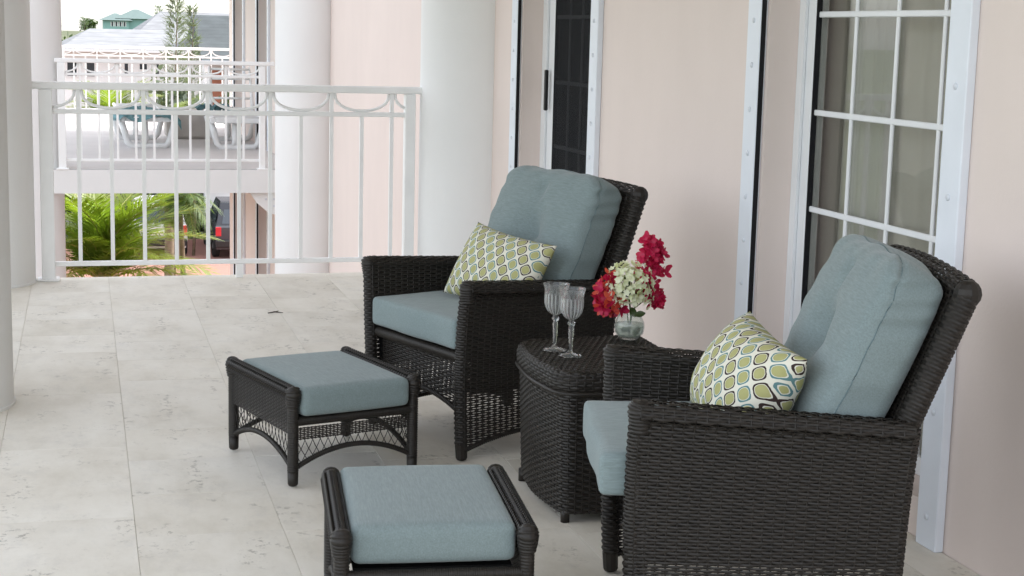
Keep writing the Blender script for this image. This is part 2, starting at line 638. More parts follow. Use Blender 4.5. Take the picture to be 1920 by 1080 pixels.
    def ellipsoid(self, c, rad, n=12, m=8):
        th = np.linspace(0.001, np.pi - 0.001, m + 1)
        an = np.linspace(0, 2 * np.pi, n, endpoint=False)
        V = np.stack([np.sin(th)[:, None] * np.cos(an) * rad[0], np.sin(th)[:, None] * np.sin(an) * rad[1],
                      np.cos(th)[:, None] * np.ones(n) * rad[2]], -1) + np.array(c)
        i = np.arange(m)[:, None]; k = np.arange(n)[None]
        F = np.stack([i * n + k, (i + 1) * n + k, (i + 1) * n + (k + 1) % n, i * n + (k + 1) % n], -1).reshape(-1, 4)
        self.add(V.reshape(-1, 3), F)

    def xform(self, mat):
        A = np.array(mat)
        self.v = [v @ A[:3, :3].T + A[:3, 3] for v in self.v]
        return self

    def mesh(self, name, smooth=False):
        me = bpy.data.meshes.new(name)
        V = np.concatenate(self.v)
        me.vertices.add(len(V))
        me.vertices.foreach_set("co", V.astype(np.float32).ravel())
        loops = np.concatenate([f.ravel() for f in self.f])
        tot = np.concatenate([np.full(len(f), f.shape[1]) for f in self.f])
        start = np.concatenate([[0], np.cumsum(tot)[:-1]])
        me.loops.add(len(loops))
        me.loops.foreach_set("vertex_index", loops.astype(np.int32))
        me.polygons.add(len(tot))
        me.polygons.foreach_set("loop_start", start.astype(np.int32))
        me.polygons.foreach_set("use_smooth", np.full(len(tot), bool(smooth)))
        if self.uv is not None:
            uvl = me.uv_layers.new(name="UVMap")
            U = np.asarray(self.uv, np.float32)[loops]
            uvl.data.foreach_set("uv", U.ravel())
        me.update(calc_edges=True)
        me.validate()
        return me

    def build(self, name, mat, parent=None, smooth=False, kind=None, label=None, auto=None):
        me = self.mesh(name, smooth or auto is not None)
        me.materials.append(mat)
        if auto is not None:
            me.set_sharp_from_angle(angle=R(auto))
        o = bpy.data.objects.new(name, me)
        COL.objects.link(o)
        if parent is not None:
            o.parent = parent
        if kind:
            o["kind"] = kind
        if label:
            o["label"] = label
        return o


def tag(o, label, cat, group=None, kind=None):
    o["label"] = label
    o["category"] = cat
    if group:
        o["group"] = group
    if kind:
        o["kind"] = kind
    return o


def thing(name, label, cat, loc=(0, 0, 0), rz=0.0, group=None):
    o = bpy.data.objects.new(name, None)
    o.empty_display_size = 0.1
    COL.objects.link(o)
    o.location = loc
    o.rotation_euler = (0, 0, rz)
    return tag(o, label, cat, group)


def inst(name, me, parent, loc=(0, 0, 0), rot=(0, 0, 0), scale=(1, 1, 1), mat=None):
    o = bpy.data.objects.new(name, me)
    COL.objects.link(o)
    o.parent = parent
    o.location = loc
    o.rotation_euler = rot
    o.scale = scale
    return o


def copy_tree(o, parent=None):
    c = o.copy()
    COL.objects.link(c)
    if parent is not None:
        c.parent = parent
    for ch in list(o.children):
        copy_tree(ch, c)
    return c


def single(name, mb, mat, label, cat, loc=(0, 0, 0), group=None, smooth=False, kind=None, rz=0.0, auto=None):
    o = mb.build(name, mat, None, smooth, kind, auto=auto)
    o.location = loc
    o.rotation_euler = (0, 0, rz)
    return tag(o, label, cat, group)


# ------------------------------------------------------------------ setting: ground
WX = 2.36                     # face of the pink wall
GZ = -5.65                     # garden level
g = MB()
g.grid(np.array([[(x, y, GZ) for y in (-200, 0, 60, 300, 1500)] for x in (-1200, -100, 0, 100, 1200)], float))
g.build("ground", M['ground'], kind="structure")
g = MB()
g.grid(np.array([[(x, y, GZ + 0.01) for y in (-4, 25, 54.0)] for x in (-8, 8, 25)], float))
g.build("paving", M['paving'], kind="structure")

# balcony slab, grout bed and tiles
slab = MB()
slab.box((-0.95, -3.0, -0.22), (WX, 9.16, -0.012))
floor = slab.build("balcony_floor", M['white_stucco'], kind="structure")
bed = MB()
bed.grid(np.array([[(x, y, -0.0024) for y in (-2.99, 3, 9.12)] for x in (-0.9, 1, WX - 0.002)], float))
bed.build("grout_bed", M['grout'], floor, kind=None)
TW, TL = 0.405, 0.81
ang = R(-0.9)
ca, sa = math.cos(ang), math.sin(ang)
tile_mesh_cache = {}


def clip_poly(poly, axis, lim, keep_less):
    out = []
    for i in range(len(poly)):
        p, q = poly[i], poly[(i + 1) % len(poly)]
        inp = (p[axis] <= lim) if keep_less else (p[axis] >= lim)
        inq = (q[axis] <= lim) if keep_less else (q[axis] >= lim)
        if inp:
            out.append(p)
        if inp != inq:
            t = (lim - p[axis]) / (q[axis] - p[axis])
            out.append((p[0] + t * (q[0] - p[0]), p[1] + t * (q[1] - p[1])))
    return out


X_OFF = 0.125
for ci in range(-4, 7):
    off = rng.uniform(0, TL)
    if ci == 0:
        off = 0.52
    if ci == -1:
        off = 0.31
    for ri in range(-2, 14):
        j = 0.0006
        x0, x1 = X_OFF + ci * TW + j, X_OFF + (ci + 1) * TW - j
        yy0 = ri * TL + off - 0.6
        halves = [(yy0, yy0 + TL)]
        if rng.random() < 0.25:
            halves = [(yy0, yy0 + TL / 2), (yy0 + TL / 2, yy0 + TL)]
        for y0, y1 in halves:
            quad = [(x0, y0 + j), (x1, y0 + j), (x1, y1 - j), (x0, y1 - j)]
            quad = [(x * ca - y * sa, x * sa + y * ca) for x, y in quad]
            for ax, lim, less in ((0, -0.9, False), (0, WX - 0.003, True), (1, 1.2, False), (1, 9.14, True)):
                if quad:
                    quad = clip_poly(quad, ax, lim, less)
            if len(quad) < 3:
                continue
            cx_ = sum(p[0] for p in quad) / len(quad)
            cy_ = sum(p[1] for p in quad) / len(quad)
            dz = rng.uniform(-0.0003, 0.0003)
            n = len(quad)
            top = [(p[0] - cx_, p[1] - cy_, dz) for p in quad]
            ins = [(p[0] * 0.9965, p[1] * 0.998, dz) for p in top]
            edge = [(p[0], p[1], dz - 0.0009) for p in top]
            low = [(p[0], p[1], -0.0055) for p in top]
            V = ins + edge + low
            F = [list(range(n))]
            for a in range(n):
                b = (a + 1) % n
                F.append([n + a, n + b, b, a])
                F.append([2 * n + a, 2 * n + b, n + b, n + a])
            t = MB()
            t.add(V, F)
            o = t.build("tile", M['trav'], floor)
            o.location = (cx_, cy_, 0)

# slab edge of the balcony is 'slab'; unseen roofs added for shade over both balconies, ours cut back for light
r = MB()
r.box((-0.95, 1.6, 2.95), (WX, 9.5, 3.2))
r.build("unseen_ceiling", M['unseen_ceiling'], kind="structure")
r = MB()
r.box((-0.75, 15.75, 2.95), (WX, 26.4, 3.2))
r.build("unseen_ceiling", M['unseen_ceiling'], kind="structure")
nb = MB()
nb.box((-0.75, 16.0, -0.23), (WX, 26.1, 0.0))
nbo = nb.build("neighbour_balcony_floor", M['white_stucco'], kind="structure")
nb = MB()
nb.grid(np.array([[(x, y, 0.003) for y in (16.02, 20, 26.08)] for x in (-0.73, 0.8, WX - 0.003)], float))
nb.build("terrace_tiles", M['terrace'], nbo)

# ------------------------------------------------------------------ the pink building
bld = thing("pink_building", "long pink stucco building with recessed white glazed doors along the balcony", "building", (WX, 8, GZ))
OFFS = Vector((WX, 8, GZ))


def bpart(mb, name, mat, parent=bld, **kw):
    mb.xform(Matrix.Translation(-OFFS))
    return mb.build(name, mat, parent, **kw)


WT = 0.22
Y_A, Y_B = -3.0, 22.85
ZB, ZT = GZ, 6.2
openings = [(3.90, 5.10, 0.115, 2.42), (6.95, 8.13, 0.115, 2.42), (18.5, 19.47, 0.1, 2.42), (21.0, 22.07, 0.1, 2.42),
            (18.5, 19.47, -2.9, -0.6), (21.0, 22.07, -2.9, -0.6)]
ys = sorted({Y_A, Y_B, *[o[0] for o in openings], *[o[1] for o in openings]})
w = MB()
for a, b in zip(ys[:-1], ys[1:]):
    zs = [(ZB, ZT)]
    for o in openings:
        if o[0] <= a + 1e-6 and o[1] >= b - 1e-6:
            nz = []
            for z0, z1 in zs:
                if o[2] > z0 and o[3] < z1:
                    nz += [(z0, o[2]), (o[3], z1)]
                else:
                    nz.append((z0, z1))
            zs = nz
    for z0, z1 in zs:
        # front, reveals handled by the boxes themselves
        w.box((WX, a, z0), (WX + WT, b, z1))
bpart(w, "wall", M['pink'])
b2 = MB()
b2.box((WX + WT + 3.6, Y_A, ZB), (WX + 10.0, Y_B, ZT - 0.01))
b2.box((WX + WT, Y_A, ZT - 0.3), (WX + WT + 3.6, Y_B, ZT - 0.02))
b2.box((WX + WT, Y_B - 0.25, ZB), (WX + WT + 3.6, Y_B - 0.01, ZT - 0.3))
bpart(b2, "rear_block", M['pink'])
rm = MB()
rm.box((WX + WT, 2.2, -0.2), (WX + WT + 3.5, 12.0, 0.08))
bpart(rm, "room_floor", M['room_floor'])
rm = MB()
rm.box((WX + WT + 3.2, 2.2, 0.08), (WX + WT + 3.5, 12.0, 2.7))
rm.box((WX + WT, 11.6, 0.08), (WX + WT + 3.2, 12.0, 2.7))
rm.box((WX + WT, 2.2, 0.08), (WX + WT + 3.2, 2.5, 2.7))
rm.box((WX + WT, 6.0, 0.08), (WX + WT + 3.2, 6.15, 2.7))
rm.box((WX + WT, 2.2, 2.7), (WX + WT + 3.5, 12.0, 2.9))
bpart(rm, "room_wall", M['room'])
bolt_me = MB()
bolt_me.lathe([(0.0001, 0.005), (0.0065, 0.0045), (0.0095, 0.002), (0.0095, 0.0)], 12)
bolt_me = bolt_me.xform(Matrix.Rotation(R(-90), 4, 'Y')).mesh("bolt", True)
bolt_me.materials.append(M['bolt'])


def shutter_track(y0, y1, z0, z1, slot_side, pitch=0.153):
    t = MB()
    t.bbox((WX - 0.028, y0, z0), (WX, y1, z1), 0.003)
    tr = bpart(t, "shutter_track", M['alu'])
    ysl = y0 if slot_side < 0 else y1
    s = MB()
    s.box((WX - 0.024, min(ysl, ysl + slot_side * 0.003), z0 + 0.01), (WX - 0.007, max(ysl, ysl + slot_side * 0.003), z1 - 0.01))
    bpart(s, "slot", M['slot'], tr)
    z = z0 + 0.09
    while z < z1:
        inst("bolt", bolt_me, tr, Vector((WX - 0.028, y0 + (y1 - y0) * (0.5 if slot_side > 0 else 0.5), z)) - OFFS)
        z += pitch
    return tr


def glazed_door(y0, y1, z0, z1, yc, zc, XG, stile=0.10, rail_b=0.055):
    """white frame with muntins; yc, zc: muntin positions"""
    d = MB()
    d.bbox((XG - 0.02, y1 - stile, z0), (XG + 0.03, y1, z1), 0.004)
    d.bbox((XG - 0.02, y0, z0), (XG + 0.03, y0 + 0.04, z1), 0.004)
    d.bbox((XG - 0.019, y0 + 0.04, z0), (XG + 0.029, y1 - stile, z0 + rail_b), 0.004)
    d.bbox((XG - 0.019, y0 + 0.04, z1 - 0.07), (XG + 0.029, y1 - stile, z1), 0.004)
    d.box((XG - 0.032, y1 - stile * 0.45, z0), (XG - 0.0215, y1 - 0.001, z1))
    dr = bpart(d, "door", M['frame'])
    p = MB()
    p.box((XG + 0.002, y0 + 0.04, z0 + rail_b), (XG + 0.008, y1 - stile, z1 - 0.07))
    bpart(p, "pane", M['pane'], dr)
    gk = MB()
    gk.box((XG - 0.018, y1 - stile - 0.006, z0 + rail_b), (XG + 0.001, y1 - stile - 0.0005, z1 - 0.07))
    bpart(gk, "gasket", M['slot'], dr)
    for y in yc:
        m_ = MB()
        m_.bbox((XG - 0.008, y - 0.009, z0 + rail_b), (XG + 0.0015, y + 0.009, z1 - 0.07), 0.003)
        bpart(m_, "muntin", M['frame'], dr)
    for z in zc:
        m_ = MB()
        m_.bbox((XG - 0.0095, y0 + 0.04, z - 0.010), (XG + 0.0012, y1 - stile, z + 0.010), 0.003)
        bpart(m_, "muntin", M['frame'], dr)
    return dr


# near door
glazed_door(3.90, 5.10, 0.115, 2.42, (4.737, 4.468, 4.194), [0.17 + 0.33 * k for k in range(1, 7)], 2.50)
shutter_track(3.795, 3.90, 0.0, 2.75, +1, 0.30)
shutter_track(5.12, 5.225, 0.0, 2.75, -1)
# far door with an insect screen in front
fd = glazed_door(6.95, 8.13, 0.115, 2.42, (7.75, 7.55, 7.35), [0.17 + 0.33 * k for k in range(1, 7)], 2.50, 0.17)
sc_ = MB()
sc_.box((2.4845, 6.99, 0.17), (2.4865, 7.955, 2.35))
bpart(sc_, "insect_screen", M['screen'], fd)
hd = MB()
hd.bbox((2.448, 8.0, 1.01), (2.467, 8.022, 1.22), 0.004)
bpart(hd, "handle", M['black'], fd)
shutter_track(6.845, 6.95, 0.0, 2.75, +1)
shutter_track(8.15, 8.255, 0.0, 2.75, -1)
for (a, b, z0, z1) in openings[2:]:
    glazed_door(a, b, z0, z1, (a + (b - a) * .33, a + (b - a) * .66), [], 2.50)
    shutter_track(a - 0.11, a - 0.005, z0 - 0.1, z1 + 0.3, +1)
    shutter_track(b + 0.01, b + 0.115, z0 - 0.1, z1 + 0.3, -1)
# bolted gusset under the neighbour's slab
gs = MB()
prof = [(1.86, -0.235), (2.355, -0.235), (2.355, -0.43), (2.16, -0.47), (2.05, -0.44), (1.93, -0.34)]
V = [(x, 16.06, z) for x, z in prof] + [(x, 16.16, z) for x, z in prof]
n = len(prof)
gs.add(V, [list(range(n)), list(range(n, 2 * n))[::-1]] + [[i, i + n, (i + 1) % n + n, (i + 1) % n] for i in range(n)])
gso = bpart(gs, "gusset", M['white_stucco'])
for (x, z) in ((2.02, -0.30), (2.10, -0.30), (2.18, -0.30), (2.10, -0.37), (2.18, -0.37), (2.26, -0.30)):
    bm_ = MB()
    bm_.lathe([(0.0001, 0.006), (0.011, 0.004), (0.011, 0.0)], 8)
    bm_.xform(Matrix.Translation((x, 16.058, z)) @ Matrix.Rotation(R(90), 4, 'X'))
    bpart(bm_, "bolt", M['bolt'], gso)
# roof of the building
rf = MB()
rf.box((WX - 0.5, Y_A - 0.3, ZT), (WX + 10.5, Y_B + 0.3, ZT + 0.25))
bpart(rf, "roof", M['grey_roof'])


# ------------------------------------------------------------------ columns
def column(x, y, z0, z1, r_, label):
    c = MB()
    an_n = 64
    h = z1 - z0
    prof_ = [(r_ * (1.0 - 0.004 * (k / 20)), z0 + 0.012 + (h - 0.012) * k / 20) for k in range(21)]
    prof_ = [(r_ + 0.006, z0), (r_ + 0.006, z0 + 0.010)] + prof_
    c.lathe([(p[0], p[1] - z0) for p in prof_], an_n)
    return single("column", c, M['white_stucco'], label, "column", (x, y, z0), "round white columns", auto=35)


column(-0.455, 6.10, 0.0, 2.95, 0.287, "nearest round white column at the left edge, standing on the travertine floor")
column(-0.405, 9.02, 0.0, 2.95, 0.287, "round white column behind the left end of the nearest railing")
column(2.345, 9.02, -0.2, 2.95, 0.325, "round white column half set in the pink wall behind the back armchair")
column(-0.24, 16.3, GZ, 2.95, 0.315, "tall round white column at the left of the neighbouring balcony, seen past the railing post")
column(2.205, 14.5, GZ, 6.0, 0.30, "tall round white column against the pink wall beyond the nearest railing")


# ------------------------------------------------------------------ railings
def railing(Y, x0, x1, xp, label, foot=(), post_r=True, pitch=0.1735, first=None, arcs=True, top=1.065, mid=0.915, low=0.09):
    t = thing("railing", label, "railing", (0, Y, 0), 0, "white railings with looped bands")
    m_ = MB()
    m_.bbox((x0, -0.034, top - 0.040), (x1, 0.034, top), 0.006)
    m_.build("top_rail", M['rail'], t)
    for z, nm in ((mid, "middle_rail"), (low, "bottom_rail")):
        m_ = MB()
        m_.bbox((xp[0] + 0.03, -0.014, z - 0.013), (xp[1] - 0.02, 0.014, z + 0.013), 0.003)
        m_.build(nm, M['rail'], t)
    for k, xx in enumerate(xp):
        p = MB()
        hw = 0.036 if k == 0 else 0.030
        p.bbox((xx - hw, -hw, 0.0), (xx + hw, hw, top - 0.041), 0.004)
        po = p.build("post", M['rail'], t)
        q = MB()
        q.bbox((xx - hw - 0.022, -hw - 0.022, 0.0), (xx + hw + 0.022, hw + 0.022, 0.012), 0.003)
        q.build("base_plate", M['rail'], po)
    x = first
    k = 0
    fulls = []
    while x < xp[1] - 0.06:
        full = (k % 2 == 0)
        b = MB()
        hw = 0.0105
        if full:
            fulls.append(x)
        z0 = 0.0 if k in foot else low + 0.013
        b.box((x - hw, -hw, z0), (x + hw, hw, mid - 0.0135))
        if full:
            b.box((x - hw, -hw, mid + 0.0135), (x + hw, hw, top - 0.041))
        bo = b.build("baluster", M['rail'], t)
        if k in foot:
            f_ = MB()
            f_.box((x - 0.019, -0.019, 0.0), (x + 0.019, 0.019, low - 0.0135))
            f_.build("foot", M['rail'], bo)
        x += pitch
        k += 1
    hgt = top - 0.041 - (mid + 0.013)
    spans = [(a + 0.018, b - 0.018) for a, b in zip(fulls[:-1], fulls[1:])]
    spans.append((fulls[-1] + 0.018, fulls[-1] + 2 * pitch - 0.018))
    spans.insert(0, (fulls[0] - 2 * pitch + 0.018, fulls[0] - 0.018))
    for a, b in spans:
        th = np.linspace(0, math.pi, 15)
        cxm, rx = (a + b) / 2, (b - a) / 2
        pts = [(cxm - rx * math.cos(q), 0, top - 0.042 - (hgt - 0.008) * math.sin(q) ** 0.8) for q in th]
        pts = [p for p in pts if xp[0] + 0.03 < p[0] < xp[1] - 0.02]
        if len(pts) < 3:
            continue
        m_ = MB()
        m_.tube(pts, 0.0095, 6)
        m_.build("loop", M['rail'], t, smooth=True)
    return t


railing(9.05, -0.29, 2.06, (-0.05, 1.96), "nearest white metal railing with looped band, ending at the wall column", foot=(5,), first=0.120, top=1.085, mid=0.925)
railing(16.05, 0.0, 2.1, (0.06, 1.98), "second white railing, at the near edge of the neighbouring balcony", first=0.235)
railing(25.7, -0.2, 2.75, (0.12, 2.70), "farthest white railing, at the far edge of the neighbouring balcony", first=0.29)


# ------------------------------------------------------------------ wicker
def weave(mb, fn, U, V, pu=0.024, pv=0.0078, mask=None, A=0.0019, th=0.0013, hf=1.0, samp=4, stakes=True, pinch=0.16, rows=True, open_fn=None):
    ns = max(2, int(round(U / pu)))
    nv = max(2, int(round(V / pv)))
    pu_, pv_ = U / ns, V / nv
    u = np.linspace(0, U, ns * samp + 1)
    v = (np.arange(nv) + 0.5) * pv_
    e = 1e-4

    def frame(uu, vv):
        P = fn(uu, vv)
        du = fn(np.clip(uu + e, 0, U), vv) - fn(np.clip(uu - e, 0, U), vv)
        dv = fn(uu, np.clip(vv + e, 0, V)) - fn(uu, np.clip(vv - e, 0, V))
        du /= np.linalg.norm(du, axis=-1, keepdims=True) + 1e-12
        dv /= np.linalg.norm(dv, axis=-1, keepdims=True) + 1e-12
        n = np.cross(du, dv)
        n /= np.linalg.norm(n, axis=-1, keepdims=True) + 1e-12
        return P, du, dv, n
    if rows:
        vj = v[:, None] + nrg.normal(0, pv_ * 0.05, (nv, len(u))).cumsum(1) * 0.0 + nrg.normal(0, pv_ * 0.03, (nv, 1))
        uu = np.broadcast_to(u[None], (nv, len(u)))
        vv = np.clip(np.broadcast_to(vj, uu.shape), 0, V)
        P, du, dv, n = frame(uu, vv)
        par = np.arange(nv)[:, None] % 2
        c = np.cos(np.pi * uu / pu_ + np.pi * par)
        off = (A * c * (0.9 + 0.2 * nrg.random((nv, 1))))[..., None]
        pin = pinch if open_fn is None else pinch + open_fn(uu, vv)
        h = (0.5 * pv_ * hf * (1 - pin + pin * np.abs(c)))[..., None]
        Q = np.stack([P + n * (off + th), P + dv * h + n * off, P + n * (off - th), P - dv * h + n * off], 2)
        m = len(u)
        i = np.arange(nv)[:, None, None]; j = np.arange(m - 1)[None, :, None]; k = np.arange(4)[None, None]
        k2 = (k + 1) % 4
        base = (i * m + j) * 4
        F = np.stack([base + k, base + k2, base + 4 + k2, base + 4 + k], -1)
        if mask is not None:
            mk = mask(uu, vv)
            keep = mk[:, :-1] & mk[:, 1:]
            F = F[keep]
        mb.add(Q.reshape(-1, 3), F.reshape(-1, 4))
    if stakes:
        us = np.arange(0, ns + 1) * pu_
        vs_ = np.linspace(0, V, max(3, int(V / 0.02)) + 1)
        uu = np.broadcast_to(us[:, None], (len(us), len(vs_)))
        vv = np.broadcast_to(vs_[None], uu.shape)
        P, du, dv, n = frame(uu, vv)
        r_ = 0.0022
        Q = np.stack([P + n * r_ * .7, P + du * r_, P - n * r_ * .7, P - du * r_], 2)
        m = len(vs_)
        i = np.arange(len(us))[:, None, None]; j = np.arange(m - 1)[None, :, None]; k = np.arange(4)[None, None]
        k2 = (k + 1) % 4
        base = (i * m + j) * 4
        F = np.stack([base + k, base + k2, base + 4 + k2, base + 4 + k], -1)
        if mask is not None:
            mk = mask(uu, vv)
            F = F[mk[:, :-1] & mk[:, 1:]]
        mb.add(Q.reshape(-1, 3), F.reshape(-1, 4))


def polyline_fn(pts):
    pts = np.asarray(pts, float)
    s = np.concatenate([[0], np.cumsum(np.linalg.norm(np.diff(pts, axis=0), axis=1))])

    def f(v):
        return np.stack([np.interp(v, s, pts[:, k]) for k in range(pts.shape[1])], -1)
    return f, s[-1]


def cushion_shape(P, h, r, puff, extra):
    q = np.clip(P, -(h - r), h - r)
    d = P - q
    L = np.linalg.norm(d, axis=-1, keepdims=True)
    P = q + d / np.maximum(L, 1e-9) * np.minimum(L, r)
    nx = P / h
    for k in range(3):           # every face swells away from its rim
        o = [i for i in range(3) if i != k]
        w_ = np.clip(1 - nx[..., o[0]] ** 2, 0, 1) ** 0.7 * np.clip(1 - nx[..., o[1]] ** 2, 0, 1) ** 0.7
        P[..., k] += nx[..., k] * puff[k] * w_
    if extra is not None:
        P = extra(P, h)
    return P


def seam_path(axis, pos, lx, ly, lz, r, puff, extra=None, n=40):
    """loop round the cushion at raw coordinate pos (-1..1) on one axis"""
    h = np.array((lx, ly, lz)) / 2
    a, b = [i for i in range(3) if i != axis]
    t = np.linspace(-1, 1, n, endpoint=False)
    one = np.ones(n)
    A_ = np.concatenate([t, one, -t, -one])
    B_ = np.concatenate([-one, t, one, -t])
    P = np.zeros((4 * n, 3))
    P[:, axis] = pos * h[axis]
    P[:, a] = A_ * h[a]
    P[:, b] = B_ * h[b]
    return cushion_shape(P, h, r, puff, extra)


def cushion(lx, ly, lz, r=0.02, puff=(0, 0, 0), nn=(26, 26, 8), extra=None):
    """rounded box, puffed on each pair of faces, centred at the origin"""
    h = np.array((lx, ly, lz)) / 2
    mb = MB()
    for ax in range(3):
        a, b = [i for i in range(3) if i != ax]
        for s in (-1, 1):
            na, nb_ = nn[a], nn[b]

            def spacing(k, half):
                t = np.linspace(-1, 1, k + 1)
                return np.sign(t) * (1 - (1 - np.abs(t)) ** 1.35)
            ta, tb = spacing(na, h[a]), spacing(nb_, h[b])
            A_, B_ = np.meshgrid(ta, tb, indexing='ij')
            P = np.zeros(A_.shape + (3,))
            P[..., a] = A_ * h[a]
            P[..., b] = B_ * h[b]
            P[..., ax] = s * h[ax]
            P = cushion_shape(P, h, r, puff, extra)
            if (s > 0) != (ax == 1):
                mb.grid(P)
            else:
                mb.grid(P[::-1])
    return mb


def weld(o, d=0.0008):
    import bmesh
    bm = bmesh.new()
    bm.from_mesh(o.data)
    bmesh.ops.remove_doubles(bm, verts=bm.verts, dist=d)
    bm.to_mesh(o.data)
    bm.free()
    o.data.update()


def wrinkle(P, amp, fx, seed):
    a = np.sin(P[..., 0] * fx[0] + seed) * np.sin(P[..., 1] * fx[1] + 2.1 * seed) * np.sin(P[..., 2] * fx[2] + .7 * seed)
    return amp * a


def woven_post(mb, pts, r, pu=0.0135, pv=0.0085):
    """a post wrapped in the same weave, over a dark core"""
    pf, V = polyline_fn(pts)
    d = np.array(pts[-1], float) - np.array(pts[0], float)
    d /= np.linalg.norm(d)
    a = np.cross(d, (0, 1.0, 0)); a /= np.linalg.norm(a)
    b = np.cross(d, a)

    def f(u, v):
        p = pf(v)
        q = np.asarray(u)[..., None] / r
        return p + r * (np.cos(q) * a + np.sin(q) * b)
    weave(mb, f, 2 * math.pi * r, V, pu=pu, pv=pv, A=0.0016, th=0.0012, samp=3, hf=0.98, stakes=False)
    mb.tube(pts, r - 0.0015, 10)


# ------------------------------------------------------------------ armchair
HA, HAR = 0.607, 0.570            # arm height at the front and rear
WLEG, WTOP = 0.288, 0.306         # half spacing of the arms at floor and top
T0 = 0.30                         # local x = t + T0 (t = 0 at the arm front)
TREAR = -0.595


def arm_center(z):
    return WLEG + (WTOP + 0.012 - WLEG) * np.clip(z / HA, 0, 1) ** 2.5


def make_armchair():
    root = thing("armchair", "", "armchair", group="pair of dark wicker armchairs")
    top_r = 0.030
    for sgn in (1, -1):
        # cross-section: outer side up, over the roll, inner side down
        zz = np.linspace(0.0, HA - 0.05, 24)
        outer = [(arm_center(z) + 0.021, z) for z in zz]
        th = np.linspace(-0.35, math.pi + 0.35, 13)
        c0 = (float(arm_center(HA)) + 0.002, HA - top_r)
        roll = [(c0[0] + top_r * math.cos(q), c0[1] + top_r * math.sin(q)) for q in th]
        zi = np.linspace(HA - 0.055, 0.33, 12)
        inner = [(arm_center(z) - 0.021, z) for z in zi]
        prof_, V = polyline_fn(outer + roll + inner)
        U = 0.595
        v_cap = np.linalg.norm(np.diff(np.array(outer), axis=0), axis=1).sum()

        def fn(u, v, prof_=prof_, sgn=sgn, U=U):
            sz = prof_(v)
            z = sz[..., 1]
            s = sz[..., 0]
            k = np.asarray(u) / U
            zn = np.clip(z / HA, 0, 1)
            tr = -0.580 - 0.020 * zn ** 2
            tf = 0.002 + 0.020 * np.sin(zn * 2.4) * 0.7
            t = tf + k * (tr - tf)
            z2 = z * (1 - (1 - HAR / HA) * k * zn)
            bow = 0.008 * np.sin(np.pi * k) * (1 - zn)
            return np.stack([t + T0, sgn * (s + bow), z2], -1)

        def mask(u, v, prof_=prof_, U=U, v_cap=v_cap):
            z = prof_(v)[..., 1]
            k = u / U
            arch = 0.040 + 0.045 * (1 - (2 * k - 1) ** 2)
            return (z > arch) | (v > v_cap)
        mb = MB()
        weave(mb, fn, U, V, mask=mask, open_fn=lambda u, v, prof_=prof_: 0.26 * np.clip((0.235 - prof_(v)[..., 1]) / 0.04, 0, 1))
        mb.build("woven_arm", M['wicker'], root, smooth=False, kind="stuff")
        # lining sheet that keeps the upper arm opaque
        ln = MB()
        zz2 = np.linspace(0.22, HA - 0.03, 10)
        ln.grid(np.array([[(T0 - 0.02 - 0.55 * k, sgn * (arm_center(z)), z * (1 - (1 - HAR / HA) * k * (z / HA))) for z in zz2] for k in np.linspace(0, 1, 8)]))
        ln.build("arm_lining", M['deck'], root)
        # front and rear posts, wrapped
        for tt, zt, nm in ((0.003, HA - 0.025, "front_leg"), (-0.582, HAR - 0.02, "rear_leg")):
            p = MB()
            zs = np.linspace(0.012, zt, 14)
            lean = -0.020 if tt < -0.1 else 0.0
            pts = [(T0 + tt + lean * (z / HA) ** 2 + (0.014 * math.sin(z / HA * 2.4) if tt > -0.1 else 0), sgn * arm_center(z), z) for z in zs]
            p.tube(pts[:2], [0.020, 0.0215], 10, round_end=True)
            woven_post(p, pts[1:], 0.0205)
            p.build(nm, M['wicker'], root)
        # knuckle at the arm front and rear
        kn = MB()
        kx, ky = T0 + 0.010, sgn * (c0[0] - 0.001)
        kn.tube([(kx, ky, HA - 0.075), (kx, ky, HA - 0.050), (kx + 0.002, ky, HA - 0.020), (kx - 0.002, ky, HA - 0.004)], [0.0215, 0.0255, 0.0285, 0.021], 12, wrap=0.0019, wrap_pitch=0.0085)
        kn.ellipsoid((kx - 0.004, ky, HA - 0.008), (0.020, 0.021, 0.009), 12, 6)
        kn.build("arm_knuckle", M['wicker'], root, smooth=True)
        # arched bottom edging
        ed = MB()
        pts = []
        for k in np.linspace(0, 1, 17):
            pts.append((T0 + 0.002 - 0.582 * k, sgn * (WLEG + 0.018), 0.040 + 0.045 * (1 - (2 * k - 1) ** 2)))
        ed.tube(pts, 0.008, 6, wrap=0.0008, wrap_pitch=0.008)
        ed.build("bottom_edging", M['wicker'], root, smooth=True)
    # front rail, apron and arched lower edge
    rl = MB()
    rl.tube([(T0 - 0.004, y, 0.343) for y in np.linspace(-0.272, 0.272, 5)], 0.0185, 12, wrap=0.0007, wrap_pitch=0.006)
    rl.build("front_rail", M['wicker'], root, smooth=True)
    ap = MB()

    def fa(u, v):
        return np.stack([np.full(np.shape(u), T0 - 0.022), u - 0.27, v + 0.11], -1)

    def ma(u, v):
        return v + 0.11 > 0.135 + 0.055 * (1 - ((u - 0.27) / 0.27) ** 2)
    weave(ap, fa, 0.54, 0.225, mask=ma, hf=0.93, pinch=0.28)
    ap.build("front_apron", M['wicker'], root, kind="stuff")
    ed = MB()
    ed.tube([(T0 - 0.022, y, 0.135 + 0.055 * (1 - (y / 0.27) ** 2)) for y in np.linspace(-0.272, 0.272, 15)], 0.009, 6, wrap=0.0008, wrap_pitch=0.008)
    ed.build("apron_edging", M['wicker'], root, smooth=True)
    dk = MB()
    dk.box((T0 - 0.56, -0.275, 0.335), (T0 - 0.025, 0.275, 0.362))
    dk.build("seat_deck", M['deck'], root)
    # reclined back
    b0 = np.array((-0.492, 0.30)); b1 = np.array((-0.712, 0.868))
    ax = (b1 - b0) / np.linalg.norm(b1 - b0)
